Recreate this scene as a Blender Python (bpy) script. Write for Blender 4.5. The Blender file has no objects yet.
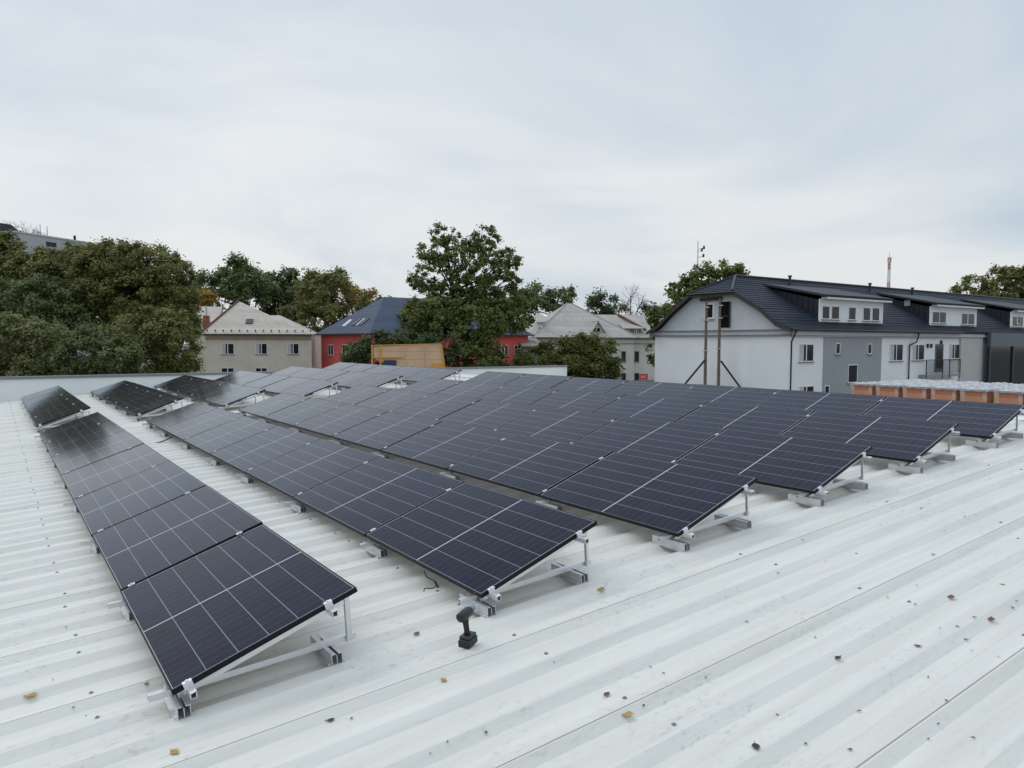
import bpy, math, random
from mathutils import Vector, Matrix, noise as mnoise
R = math.radians
rng = random.Random(11)
scene = bpy.context.scene
COL = scene.collection

# ------------------------------------------------------------------ camera, sky, sun, exposure
H = 5.6                                   # eye height above the street
F = 736.52; U0, V0 = 512.0, 384.0         # focal length in pixels, picture centre
YAW, PIT, ROL = -0.6101260, -0.0953031, -0.0516514
SLOPE = R(3.8)
EYE = 1.9345                              # eye above the plane of the panels' low edges
def camera_axes():
    f = Vector((math.cos(YAW)*math.cos(PIT), math.sin(YAW)*math.cos(PIT), math.sin(PIT)))
    r = Vector((math.sin(YAW), -math.cos(YAW), 0)); u = r.cross(f)
    c, s = math.cos(ROL), math.sin(ROL)
    return c*r+s*u, -s*r+c*u, f
cr, cu, cf = camera_axes()
UPR = Vector((0, -math.sin(SLOPE), math.cos(SLOPE)))
fw = (cf-UPR*cf.dot(UPR)).normalized(); rt = fw.cross(UPR)
def roof_to_world(v): return Vector((v.dot(rt), v.dot(fw), v.dot(UPR)))
wr, wu, wf = roof_to_world(cr), roof_to_world(cu), roof_to_world(cf)
CAM = Vector((0, 0, H))
ex, ey, ez = (roof_to_world(Vector(a)) for a in ((1,0,0), (0,1,0), (0,0,1)))
def basis(a, b, c, o):
    return Matrix(((a.x,b.x,c.x,o.x), (a.y,b.y,c.y,o.y), (a.z,b.z,c.z,o.z), (0,0,0,1)))
ORI = CAM-ez*EYE
ROOF = basis(ex, ey, ez, ORI)                                   # frame of the roof plane we stand on
UP = Vector((0,0,1)); eyl = UP.cross(ex)
HALLM = basis(ex, eyl, UP, ORI)                                 # same directions, level
def ray(u, v): return wf+wr*((u-U0)/F)-wu*((v-V0)/F)
def at(u, v, Y):
    d = ray(u, v); return CAM+d*(Y/d.y)
def hit(M, u, v, axis, val):
    I = M.inverted(); c = I@CAM; d = I.to_3x3()@ray(u, v)
    return c+d*((val-c[axis])/d[axis])

cam = bpy.data.cameras.new('camera'); co = bpy.data.objects.new('camera', cam); COL.objects.link(co)
co.matrix_world = basis(wr, wu, -wf, CAM)
cam.sensor_width = 36; cam.lens = F/1024*36; cam.clip_end = 3000; cam.clip_start = .05
scene.camera = co
scene.view_settings.view_transform = 'Standard'; scene.view_settings.look = 'None'
scene.view_settings.exposure = 0.08; scene.view_settings.gamma = 1.0
SUN_EL, SUN_AZ = R(48), R(300)            # azimuth clockwise from the view direction
sun = bpy.data.lights.new('sun', 'SUN'); sun.energy = 0.55; sun.angle = R(28); sun.color = (1, .97, .93)
so = bpy.data.objects.new('sun', sun); COL.objects.link(so)
sd = Vector((math.sin(SUN_AZ)*math.cos(SUN_EL), math.cos(SUN_AZ)*math.cos(SUN_EL), math.sin(SUN_EL)))
so.rotation_euler = sd.to_track_quat('Z', 'Y').to_euler(); so.location = (0, 0, 60)

def N(nt, t, **kw):
    n = nt.nodes.new(t)
    for k, v in kw.items(): setattr(n, k, v)
    return n
w = bpy.data.worlds.new('World'); scene.world = w; w.use_nodes = True
nt = w.node_tree; nt.nodes.clear(); LK = nt.links.new
sky = N(nt, 'ShaderNodeTexSky', sky_type='NISHITA', sun_disc=False)
sky.sun_elevation = SUN_EL; sky.sun_rotation = SUN_AZ; sky.air_density = 1.5; sky.dust_density = 3
bg1 = N(nt, 'ShaderNodeBackground'); bg1.inputs[1].default_value = .10; LK(sky.outputs[0], bg1.inputs[0])
tc = N(nt, 'ShaderNodeTexCoord'); sx = N(nt, 'ShaderNodeSeparateXYZ'); LK(tc.outputs['Generated'], sx.inputs[0])
zz = N(nt, 'ShaderNodeMath', operation='MAXIMUM'); LK(sx.outputs[2], zz.inputs[0]); zz.inputs[1].default_value = 0
za = N(nt, 'ShaderNodeMath', operation='ADD'); LK(zz.outputs[0], za.inputs[0]); za.inputs[1].default_value = .22
dx = N(nt, 'ShaderNodeMath', operation='DIVIDE'); LK(sx.outputs[0], dx.inputs[0]); LK(za.outputs[0], dx.inputs[1])
dy = N(nt, 'ShaderNodeMath', operation='DIVIDE'); LK(sx.outputs[1], dy.inputs[0]); LK(za.outputs[0], dy.inputs[1])
cx = N(nt, 'ShaderNodeCombineXYZ'); LK(dx.outputs[0], cx.inputs[0]); LK(dy.outputs[0], cx.inputs[1]); cx.inputs[2].default_value = 3.7
n1 = N(nt, 'ShaderNodeTexNoise'); LK(cx.outputs[0], n1.inputs['Vector'])
n1.inputs['Scale'].default_value = .75; n1.inputs['Detail'].default_value = 7; n1.inputs['Roughness'].default_value = .52; n1.inputs['Distortion'].default_value = .5
rp = N(nt, 'ShaderNodeValToRGB'); ek = N(nt, 'ShaderNodeMath', operation='MULTIPLY_ADD'); LK(zz.outputs[0], ek.inputs[0]); ek.inputs[1].default_value = -.42; ek.inputs[2].default_value = .11
fk = N(nt, 'ShaderNodeMath', operation='ADD'); LK(n1.outputs[0], fk.inputs[0]); LK(ek.outputs[0], fk.inputs[1]); LK(fk.outputs[0], rp.inputs[0])
e = rp.color_ramp.elements
e[0].position = .37; e[0].color = (.535, .62, .715, 1); e[1].position = .63; e[1].color = (.785, .81, .83, 1)
k = e.new(.49); k.color = (.65, .712, .775, 1)
# brighter overhead, as an overcast sky is
bz = N(nt, 'ShaderNodeMapRange'); LK(sx.outputs[2], bz.inputs[0])
bz.inputs[1].default_value = .42; bz.inputs[2].default_value = 1; bz.inputs[3].default_value = 1.0; bz.inputs[4].default_value = 2.0
bg2 = N(nt, 'ShaderNodeBackground'); LK(rp.outputs[0], bg2.inputs[0]); LK(bz.outputs[0], bg2.inputs[1])
mx = N(nt, 'ShaderNodeMixShader'); mx.inputs[0].default_value = .88; LK(bg1.outputs[0], mx.inputs[1]); LK(bg2.outputs[0], mx.inputs[2])
ow = N(nt, 'ShaderNodeOutputWorld'); LK(mx.outputs[0], ow.inputs[0])

# ------------------------------------------------------------------ helpers
class MB:
    def __init__(s): s.v = []; s.f = []; s.uv = None
    def add(s, vs, fs):
        o = len(s.v); s.v += [tuple(x) for x in vs]; s.f += [tuple(i+o for i in f) for f in fs]; return s
    def box(s, x0, x1, y0, y1, z0, z1):
        x0, x1 = sorted((x0, x1)); y0, y1 = sorted((y0, y1)); z0, z1 = sorted((z0, z1))
        return s.add([(x0,y0,z0),(x1,y0,z0),(x1,y1,z0),(x0,y1,z0),(x0,y0,z1),(x1,y0,z1),(x1,y1,z1),(x0,y1,z1)],
                     [(3,2,1,0),(4,5,6,7),(0,1,5,4),(1,2,6,5),(2,3,7,6),(3,0,4,7)])
    def quad(s, *p): return s.add(p, [tuple(range(len(p)))])
    def bar(s, a, b, wd, ht, up=Vector((0,0,1))):
        a, b = Vector(a), Vector(b); d = (b-a).normalized(); sd_ = d.cross(up)
        if sd_.length < 1e-4: sd_ = d.cross(Vector((1,0,0)))
        sd_.normalize(); u_ = sd_.cross(d)
        P = [c+sd_*(i*wd/2)+u_*(j*ht/2) for c in (a, b) for i, j in ((-1,-1),(1,-1),(1,1),(-1,1))]
        return s.add(P, [(0,1,2,3),(7,6,5,4),(0,4,5,1),(1,5,6,2),(2,6,7,3),(3,7,4,0)])
    def tube(s, a, b, r0, r1=None, n=8):
        a, b = Vector(a), Vector(b); r1 = r0 if r1 is None else r1
        d = (b-a).normalized(); p = d.orthogonal().normalized(); q = d.cross(p)
        P = []
        for c, r in ((a, r0), (b, r1)):
            for i in range(n):
                t = 2*math.pi*i/n; P.append(c+p*(r*math.cos(t))+q*(r*math.sin(t)))
        return s.add(P, [(i, (i+1) % n, n+(i+1) % n, n+i) for i in range(n)]+[tuple(range(n))[::-1], tuple(range(n, 2*n))])
    def path(s, pts, rads, n=7):
        pts = [Vector(p) for p in pts]; P = []
        for i, c in enumerate(pts):
            d = (pts[min(i+1, len(pts)-1)]-pts[max(i-1, 0)]).normalized()
            p = d.cross(Vector((.31,.2,.93)));  p = p.normalized() if p.length > 1e-3 else d.orthogonal().normalized()
            q = d.cross(p)
            for j in range(n):
                t = 2*math.pi*j/n; P.append(c+p*(rads[i]*math.cos(t))+q*(rads[i]*math.sin(t)))
        m = len(pts); F_ = []
        for i in range(m-1):
            F_ += [(i*n+j, i*n+(j+1) % n, (i+1)*n+(j+1) % n, (i+1)*n+j) for j in range(n)]
        return s.add(P, F_+[tuple(range(n))[::-1], tuple(range((m-1)*n, m*n))])
    def prism(s, poly, axis, a, b):
        """2-D polygon (the two axes other than AXIS, in order) swept from a to b along AXIS"""
        def pt(p, t):
            c = list(p); c.insert(axis, t); return tuple(c)
        n = len(poly); V_ = [pt(p, a) for p in poly]+[pt(p, b) for p in poly]
        return s.add(V_, [tuple(range(n))[::-1], tuple(range(n, 2*n))]+[(i, (i+1) % n, n+(i+1) % n, n+i) for i in range(n)])
    def slab(s, poly, t):
        """closed sheet of thickness t below a 3-D polygon"""
        p = [Vector(q) for q in poly]; nrm = (p[1]-p[0]).cross(p[2]-p[0]).normalized()
        if nrm.z < 0: p.reverse(); nrm = -nrm
        n = len(p); return s.add(p+[q-nrm*t for q in p], [tuple(range(n)), tuple(range(n, 2*n))[::-1]]+[(i, n+i, n+(i+1) % n, (i+1) % n) for i in range(n)])
    def mesh(s, name, m, smooth=False):
        me = bpy.data.meshes.new(name); me.from_pydata(s.v, [], s.f)
        if m: me.materials.append(m)
        if smooth: me.polygons.foreach_set('use_smooth', [True]*len(me.polygons))
        me.update(); return me
    def build(s, name, m, parent=None, bevel=0, smooth=False, fix=True):
        me = s.mesh(name, m, smooth)
        if fix:
            import bmesh
            bm = bmesh.new(); bm.from_mesh(me); bmesh.ops.recalc_face_normals(bm, faces=bm.faces); bm.to_mesh(me); bm.free()
        o = bpy.data.objects.new(name, me); COL.objects.link(o)
        if parent: o.parent = parent
        if bevel:
            b = o.modifiers.new('bevel', 'BEVEL'); b.width = bevel; b.segments = 2; b.limit_method = 'ANGLE'
        return o

def tag(o, label=None, cat=None, group=None, kind=None):
    if label: o['label'] = label
    if cat: o['category'] = cat
    if group: o['group'] = group
    if kind: o['kind'] = kind
    return o
def empty(name, M, label, cat, group=None):
    o = bpy.data.objects.new(name, None); COL.objects.link(o); o.matrix_world = M; o.empty_display_size = .2
    return tag(o, label, cat, group)
def copy_tree(o, parent=None):
    c = o.copy(); COL.objects.link(c)
    if parent: c.parent = parent
    for ch in list(o.children): copy_tree(ch, c)
    return c
ORD = ['first', 'second', 'third', 'fourth', 'fifth', 'sixth', 'seventh', 'eighth', 'ninth', 'tenth', 'eleventh', 'twelfth']

MATS = {}
def pmat(name, col, rough=.6, metal=0.0, var=.12, scale=2.0, bump=0.0, bscale=30.0, spec=.5, dirt=None, dscale=.6, coords='Object'):
    """plain procedural surface: colour broken up by noise, optional dirt blotches and fine bump"""
    m = bpy.data.materials.new(name); m.use_nodes = True; t = m.node_tree; L = t.links.new
    b = t.nodes['Principled BSDF']; b.inputs['Roughness'].default_value = rough; b.inputs['Metallic'].default_value = metal
    b.inputs['Specular IOR Level'].default_value = spec
    tc = N(t, 'ShaderNodeTexCoord')
    n = N(t, 'ShaderNodeTexNoise'); n.inputs['Scale'].default_value = scale; n.inputs['Detail'].default_value = 6; L(tc.outputs[coords], n.inputs['Vector'])
    mr = N(t, 'ShaderNodeMapRange'); L(n.outputs[0], mr.inputs[0]); mr.inputs[1].default_value = .25; mr.inputs[2].default_value = .75
    mr.inputs[3].default_value = 1-var; mr.inputs[4].default_value = 1+var
    mu = N(t, 'ShaderNodeMix', data_type='RGBA', blend_type='MULTIPLY'); mu.inputs[0].default_value = 1
    mu.inputs[6].default_value = (*col, 1); L(mr.outputs[0], mu.inputs[7]); out = mu.outputs[2]
    if dirt:
        n2 = N(t, 'ShaderNodeTexNoise'); n2.inputs['Scale'].default_value = dscale; n2.inputs['Detail'].default_value = 8; n2.inputs['Roughness'].default_value = .65
        L(tc.outputs[coords], n2.inputs['Vector'])
        r2 = N(t, 'ShaderNodeMapRange'); L(n2.outputs[0], r2.inputs[0]); r2.inputs[1].default_value = .5; r2.inputs[2].default_value = .75; r2.inputs[4].default_value = .6
        mm = N(t, 'ShaderNodeMix', data_type='RGBA'); L(r2.outputs[0], mm.inputs[0]); L(out, mm.inputs[6]); mm.inputs[7].default_value = (*dirt, 1); out = mm.outputs[2]
    L(out, b.inputs['Base Color'])
    if bump:
        n3 = N(t, 'ShaderNodeTexNoise'); n3.inputs['Scale'].default_value = bscale; n3.inputs['Detail'].default_value = 4; L(tc.outputs[coords], n3.inputs['Vector'])
        bp = N(t, 'ShaderNodeBump'); bp.inputs['Strength'].default_value = bump; bp.inputs['Distance'].default_value = .02; L(n3.outputs[0], bp.inputs['Height']); L(bp.outputs[0], b.inputs['Normal'])
    MATS[name] = m; return m
def course_mat(name, col, col2, axis_h, row, colw, rough=.6, line=.08, var=.2, spec=.5, tilt=1.0):
    """roofing laid in courses: rows by height (object Z), columns along AXIS_H, each tile its own tone, butt edges as bump"""
    m = bpy.data.materials.new(name); m.use_nodes = True; t = m.node_tree; L = t.links.new
    b = t.nodes['Principled BSDF']; b.inputs['Roughness'].default_value = rough; b.inputs['Specular IOR Level'].default_value = spec
    tc = N(t, 'ShaderNodeTexCoord'); s = N(t, 'ShaderNodeSeparateXYZ'); L(tc.outputs['Object'], s.inputs[0])
    def M(op, a, b_=None):
        q = N(t, 'ShaderNodeMath', operation=op)
        for i, x in enumerate((a, b_)):
            if x is None: continue
            if isinstance(x, (int, float)): q.inputs[i].default_value = x
            else: L(x, q.inputs[i])
        return q.outputs[0]
    rz = M('DIVIDE', s.outputs[2], row); fr = M('FLOOR', rz); fz = M('FRACT', rz)
    off = M('MULTIPLY', M('MODULO', fr, 2.0), .5)
    hx = M('ADD', M('DIVIDE', M('ADD', s.outputs[0], M('MULTIPLY', s.outputs[1], 1.0)) if axis_h == 'xy' else s.outputs[axis_h], colw), off); fx = M('FLOOR', hx)
    cb = N(t, 'ShaderNodeCombineXYZ'); L(fr, cb.inputs[0]); L(fx, cb.inputs[1])
    wn = N(t, 'ShaderNodeTexWhiteNoise', noise_dimensions='3D'); L(cb.outputs[0], wn.inputs[0])
    n = N(t, 'ShaderNodeTexNoise'); n.inputs['Scale'].default_value = .5; n.inputs['Detail'].default_value = 7; L(tc.outputs['Object'], n.inputs['Vector'])
    wr_ = N(t, 'ShaderNodeTexWhiteNoise', noise_dimensions='1D'); L(fr, wr_.inputs[1])
    fac = M('ADD', M('ADD', M('MULTIPLY', wn.outputs[0], .35), M('MULTIPLY', wr_.outputs[0], .6)), M('MULTIPLY', M('SUBTRACT', n.outputs[0], .3), .6))
    mm = N(t, 'ShaderNodeMix', data_type='RGBA'); L(fac, mm.inputs[0]); mm.inputs[6].default_value = (*col, 1); mm.inputs[7].default_value = (*col2, 1)
    L(mm.outputs[2], b.inputs['Base Color'])
    bp = N(t, 'ShaderNodeBump'); bp.inputs['Strength'].default_value = tilt; bp.inputs['Distance'].default_value = line*2
    L(M('SUBTRACT', 1.0, fz), bp.inputs['Height']); L(bp.outputs[0], b.inputs['Normal'])
    return m

alu = pmat('aluminium', (.72,.73,.74), .36, .85, .06, 9)
alu_plain = pmat('raw aluminium profile', (.66,.67,.68), .42, .8, .1, 14)
black_plastic = pmat('black plastic', (.012,.012,.013), .45, 0, .3, 40)
rubber = pmat('black rubber', (.02,.02,.02), .75, 0, .2, 20)
frame_black = pmat('black anodised frame', (.008,.008,.010), .5, 0, .15, 5, spec=.18)
steel = pmat('galvanised steel', (.5,.51,.52), .5, .7, .15, 12)

# ------------------------------------------------------------------ ground
ground_m = pmat('yard ground', (.13,.125,.11), .95, 0, .3, .08, .4, 3, dirt=(.06,.085,.03), dscale=.03)
g = MB(); g.quad((-900,-300,0),(900,-300,0),(900,1500,0),(-900,1500,0)); tag(g.build('ground', ground_m), kind='structure')
asph = pmat('asphalt', (.055,.055,.058), .9, 0, .2, .6, .3, 20)

# ------------------------------------------------------------------ the hall we stand on
X0, X1 = -5.0, 30.3; YE, YR, YB = 7.0, -13.35, -25.0            # eave, ridge, far eave
ZC, ZP = -.15, -.192                                          # crown and pan of the roof sheet
def roof_material():
    m = bpy.data.materials.new('white roof sheet'); m.use_nodes = True; t = m.node_tree; L = t.links.new
    b = t.nodes['Principled BSDF']; b.inputs['Roughness'].default_value = .42; b.inputs['Specular IOR Level'].default_value = .35
    tc = N(t, 'ShaderNodeTexCoord'); mp = N(t, 'ShaderNodeMapping'); L(tc.outputs['Object'], mp.inputs[0]); mp.inputs['Scale'].default_value = (7.0, .40, 1)
    a = N(t, 'ShaderNodeTexNoise'); a.inputs['Scale'].default_value = 1.3; a.inputs['Detail'].default_value = 8; a.inputs['Roughness'].default_value = .6; L(mp.outputs[0], a.inputs['Vector'])
    r1 = N(t, 'ShaderNodeValToRGB'); L(a.outputs[0], r1.inputs[0]); q = r1.color_ramp.elements
    q[0].position = .3; q[0].color = (.615,.60,.545,1); q[1].position = .68; q[1].color = (.735,.715,.65,1)
    # dried puddle rims and rain-splash speckle
    s1 = N(t, 'ShaderNodeTexNoise'); s1.inputs['Scale'].default_value = 26; s1.inputs['Detail'].default_value = 9; s1.inputs['Roughness'].default_value = .75
    mp2 = N(t, 'ShaderNodeMapping'); L(tc.outputs['Object'], mp2.inputs[0]); mp2.inputs['Scale'].default_value = (1.0, .45, 1); L(mp2.outputs[0], s1.inputs['Vector'])
    s2 = N(t, 'ShaderNodeTexNoise'); s2.inputs['Scale'].default_value = .9; s2.inputs['Detail'].default_value = 4; L(tc.outputs['Object'], s2.inputs['Vector'])
    k1 = N(t, 'ShaderNodeMapRange'); L(s1.outputs[0], k1.inputs[0]); k1.inputs[1].default_value = .54; k1.inputs[2].default_value = .64
    k2 = N(t, 'ShaderNodeMapRange'); L(s2.outputs[0], k2.inputs[0]); k2.inputs[1].default_value = .44; k2.inputs[2].default_value = .62; k2.inputs[4].default_value = .6
    k = N(t, 'ShaderNodeMath', operation='MULTIPLY'); L(k1.outputs[0], k.inputs[0]); L(k2.outputs[0], k.inputs[1])
    mm = N(t, 'ShaderNodeMix', data_type='RGBA'); L(k.outputs[0], mm.inputs[0]); L(r1.outputs[0], mm.inputs[6]); mm.inputs[7].default_value = (.40,.395,.35,1)
    L(mm.outputs[2], b.inputs['Base Color'])
    rr = N(t, 'ShaderNodeMapRange'); L(a.outputs[0], rr.inputs[0]); rr.inputs[3].default_value = .55; rr.inputs[4].default_value = .34; L(rr.outputs[0], b.inputs['Roughness'])
    bp = N(t, 'ShaderNodeBump'); bp.inputs['Strength'].default_value = .12; bp.inputs['Distance'].default_value = .03
    a2 = N(t, 'ShaderNodeTexNoise'); a2.inputs['Scale'].default_value = 2.2; a2.inputs['Detail'].default_value = 3; L(mp.outputs[0], a2.inputs['Vector']); L(a2.outputs[0], bp.inputs['Height']); L(bp.outputs[0], b.inputs['Normal'])
    return m
roof_m = roof_material()
hall = empty('hall_building', HALLM, 'long low hall with a white ribbed metal roof carrying all the solar panels', 'building')
PER = 1.03; SEAM0 = 3.765
def roof_profile():
    pts = []                                                   # one metre of sheet: lap groove, then three crowns
    s = SEAM0+PER*math.floor((X0-SEAM0)/PER)
    c = PER/3
    while s < X1+PER:
        pts += [(s-.002, ZC-.002), (s, ZC-.014), (s+.0035, ZC-.014), (s+.005, ZC)]
        for i in range(3):
            q = s+.012+c*i
            if i: pts.append((q, ZC))
            pts += [(q+.108, ZC), (q+.158, ZP), (q+.268, ZP)]
            if i == 2: pts.append((s+PER-.012, ZC-.001))
            else: pts.append((q+c-.012, ZC-.001))
        s += PER
    pts = [(max(X0, min(X1, x)), z) for x, z in pts]
    out = []
    for p_ in pts:
        if not out or p_[0] > out[-1][0]+1e-5: out.append(p_)
    return out
prof = roof_profile()
Rz = Matrix.Rotation(SLOPE, 4, 'X').inverted()                     # roof frame inside the level hall frame
LOC = HALLM.inverted()@ROOF
def sheet(y0, y1, M, nseg):
    b = MB(); n = len(prof)
    for j in range(nseg+1):
        y = y0+(y1-y0)*j/nseg
        b.v += [tuple(M@Vector((x, y, z))) for x, z in prof]
    b.f = [(j*n+i, j*n+i+1, (j+1)*n+i+1, (j+1)*n+i) for j in range(nseg) for i in range(n-1)]
    return b
rf = sheet(YE, YR, Matrix.Identity(4), 10).build('metal_roof', roof_m, hall, fix=False); rf.matrix_local = LOC
ridge = LOC@Vector((0, YR, 0))
BACK = Matrix.Translation(ridge)@Matrix.Rotation(SLOPE, 4, 'X')
rb = sheet(0, -(abs(YB-YR)), Matrix.Identity(4), 6).build('metal_roof', roof_m, hall, fix=False); rb.matrix_local = BACK
rc = MB()
for sgn in (1, -1):
    a = .0; d_ = .28
rc.prism([(.26, -.165), (0, -.138), (-.26, -.165), (-.26, -.157), (0, -.128), (.26, -.157)], 0, X0, X1)
capo = rc.build('ridge_cap', pmat('white trim', (.72,.74,.74), .45, 0, .05, 1), hall); capo.matrix_local = Matrix.Translation(ridge)
# roof screws on the purlin lines
sc = MB()
for Y in (-.275+2.32*2, -.275+2.32, -.275, -2.595, -4.3-.6, -7.2, -9.5, -11.8):
    s = SEAM0+PER*math.floor((X0-SEAM0)/PER)
    while s < X1-.5:
        for off in (.062, .062+2*PER/3+.001):
            x = s+off; y = Y+rng.uniform(-.012, .012)
            if x < X0+.1: continue
            sc.tube((x, y, ZC), (x, y, ZC+.003), .0135, .0135, 10); sc.tube((x, y, ZC+.003), (x, y, ZC+.010), .0065, .0055, 6)
        s += PER
so_ = sc.build('screw', pmat('roof screw', (.30,.31,.31), .5, .6, .1, 30), rf)
# walls below the roof
def K(Y, dz=0): return (LOC@Vector((0, Y, ZP)))+Vector((0, 0, dz))
zg = -(ORI.z)
kr = Vector((0, ridge.y, ridge.z+ZP)); kb = BACK@Vector((0, -(abs(YB-YR)), ZP))
wall_m = pmat('grey sandwich wall', (.42,.43,.44), .5, 0, .06, 1)
wb = MB(); wb.prism([(K(YE).y-.3, zg), (K(YE).y-.3, K(YE).z-.06), (kr.y, kr.z-.05), (kb.y+.3, kb.z-.05), (kb.y+.3, zg)], 0, X0+.25, X1-.05)
wb.build('wall', wall_m, hall)
ptop = hit(HALLM, 0, 377, 0, X1).z
pw = MB(); pw.box(X1, X1+.22, K(YE).y, hit(HALLM, 567, 367, 0, X1).y, zg, ptop-.09)
par = pw.build('parapet', pmat('white parapet panel', (.74,.75,.75), .5, 0, .05, .5, dirt=(.62,.63,.61), dscale=.4), hall)
pc = MB(); pc.box(X1-.05, X1+.27, K(YE).y+.02, hit(HALLM, 567, 367, 0, X1).y-.02, ptop-.088, ptop)
pc.build('coping', pmat('grey coping', (.20,.21,.22), .45, .3, .1, 1), par)
gt = MB()
gp = [(K(YE).y+.02, K(YE).z-.16), (K(YE).y+.17, K(YE).z-.16), (K(YE).y+.17, K(YE).z-.03), (K(YE).y+.16, K(YE).z-.03), (K(YE).y+.16, K(YE).z-.15), (K(YE).y+.02, K(YE).z-.15)]
gt.prism(gp, 0, X0, X1); gt.build('gutter', steel, hall)

# ------------------------------------------------------------------ solar panels
L_, W_, PX = 1.9392, 1.134, 1.9592
TAU = R(15.32); ROW0, ROWP = -.608, 1.9962; FRONT0 = 4.238; FAR0 = 19.36
TH = .032
def cell_material():
    m = bpy.data.materials.new('solar cells under glass'); m.use_nodes = True; t = m.node_tree; L = t.links.new
    b = t.nodes['Principled BSDF']
    uvn = N(t, 'ShaderNodeUVMap'); s = N(t, 'ShaderNodeSeparateXYZ'); L(uvn.outputs[0], s.inputs[0])
    def M(op, a, b_=None, c_=None):
        q = N(t, 'ShaderNodeMath', operation=op)
        for i, x in enumerate((a, b_, c_)):
            if x is None: continue
            if isinstance(x, (int, float)): q.inputs[i].default_value = x
            else: L(x, q.inputs[i])
        return q.outputs[0]
    U, V = s.outputs[0], s.outputs[1]
    mg = .0132; mgu = .0170; cw = (W_-2*mg)/6; half = (L_-2*mgu-.012)/2; ch = half/11
    cv = M('DIVIDE', M('SUBTRACT', V, mg), cw); fv = M('FRACT', cv)
    dv = M('MULTIPLY', M('MINIMUM', fv, M('SUBTRACT', 1.0, fv)), cw)            # metres to the nearest column gap
    uc = M('SUBTRACT', M('ABSOLUTE', M('SUBTRACT', U, L_/2)), .006)             # metres from the middle gap
    cu_ = M('DIVIDE', uc, ch); fu = M('FRACT', cu_); du = M('MULTIPLY', M('MINIMUM', fu, M('SUBTRACT', 1.0, fu)), ch)
    col = M('LESS_THAN', dv, .0016); rowl = M('LESS_THAN', du, .0008); mid = M('LESS_THAN', uc, 0.0)
    rim = M('MAXIMUM', M('LESS_THAN', M('MINIMUM', U, M('SUBTRACT', L_, U)), mgu), M('LESS_THAN', M('MINIMUM', V, M('SUBTRACT', W_, V)), mg))
    # fine busbar wires along the short side of each half cell
    bw = M('FRACT', M('MULTIPLY', fv, 10.0)); wires = M('MULTIPLY', M('LESS_THAN', M('ABSOLUTE', M('SUBTRACT', bw, .5)), .018), 1.0)
    cb = N(t, 'ShaderNodeCombineXYZ'); L(M('FLOOR', cv), cb.inputs[0]); L(M('FLOOR', M('DIVIDE', M('SUBTRACT', U, L_/2), ch)), cb.inputs[1])
    oi = N(t, 'ShaderNodeObjectInfo'); L(oi.outputs['Random'], cb.inputs[2])
    wn = N(t, 'ShaderNodeTexWhiteNoise', noise_dimensions='3D'); L(cb.outputs[0], wn.inputs[0])
    base = N(t, 'ShaderNodeMix', data_type='RGBA'); L(wn.outputs[0], base.inputs[0]); base.inputs[6].default_value = (.0095,.0078,.0175,1); base.inputs[7].default_value = (.0145,.0122,.027,1)
    def over(a, mask, c):
        q = N(t, 'ShaderNodeMix', data_type='RGBA'); L(mask, q.inputs[0]); L(a, q.inputs[6]); q.inputs[7].default_value = (*c, 1); return q.outputs[2]
    c = over(base.outputs[2], wires, (.05,.05,.065)); c = over(c, rowl, (.13,.13,.16)); c = over(c, col, (.36,.36,.41))
    c = over(c, M('MAXIMUM', mid, rim), (.56,.56,.58)); L(c, b.inputs['Base Color'])
    # anti-reflective solar glass: almost no mirror when looked at steeply, strong sheen at grazing angles
    b.inputs['Specular IOR Level'].default_value = 0.0; b.inputs['Roughness'].default_value = .6
    lw = N(t, 'ShaderNodeLayerWeight'); lw.inputs['Blend'].default_value = .5
    gl_ = N(t, 'ShaderNodeBsdfGlossy'); gl_.inputs['Color'].default_value = (.90, .95, 1, 1)
    ms = N(t, 'ShaderNodeMixShader'); L(M('ADD', M('POWER', lw.outputs['Facing'], 5.5), .006), ms.inputs[0]); L(b.outputs[0], ms.inputs[1]); L(gl_.outputs[0], ms.inputs[2])
    L(ms.outputs[0], t.nodes['Material Output'].inputs[0])
    tc = N(t, 'ShaderNodeTexCoord'); nz = N(t, 'ShaderNodeTexNoise'); nz.inputs['Scale'].default_value = 3.5; nz.inputs['Detail'].default_value = 6
    ad = N(t, 'ShaderNodeVectorMath', operation='ADD'); L(tc.outputs['Object'], ad.inputs[0]); L(oi.outputs['Location'], ad.inputs[1]); L(ad.outputs[0], nz.inputs['Vector'])
    rr = N(t, 'ShaderNodeMapRange'); L(nz.outputs[0], rr.inputs[0]); rr.inputs[3].default_value = .075; rr.inputs[4].default_value = .11; L(rr.outputs[0], gl_.inputs['Roughness'])
    return m
cell_m = cell_material()
backsheet_m = pmat('white backsheet', (.78,.78,.78), .6, 0, .04, 2)
def panel_proto():
    root = bpy.data.objects.new('solar_panel', None); COL.objects.link(root)
    fr = MB(); lip = .011
    fr.box(0, L_, 0, -lip, -TH, 0); fr.box(0, L_, -W_+lip, -W_, -TH, 0)
    fr.box(0, lip, -lip, -W_+lip, -TH, 0); fr.box(L_-lip, L_, -lip, -W_+lip, -TH, 0)
    fr.build('frame', frame_black, root, bevel=.0012)
    gl = MB(); i = lip-.001
    gl.box(i, L_-i, -i, -W_+i, -.008, -.0022)
    o = gl.build('glass', cell_m, root); me = o.data; uv = me.uv_layers.new(name='UVMap')
    for lp in me.loops:
        v = me.vertices[lp.vertex_index].co; uv.data[lp.index].uv = (v.x, -v.y)
    bs = MB(); bs.box(i, L_-i, -i, -W_+i, -.0125, -.0083); bs.build('backsheet', backsheet_m, root)
    for x in (L_/2-.32, L_/2, L_/2+.32):
        jb = MB(); jb.box(x-.05, x+.05, -W_/2-.04, -W_/2+.04, -.030, -.0128); jb.build('junction_box', black_plastic, root)
    return root
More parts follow.
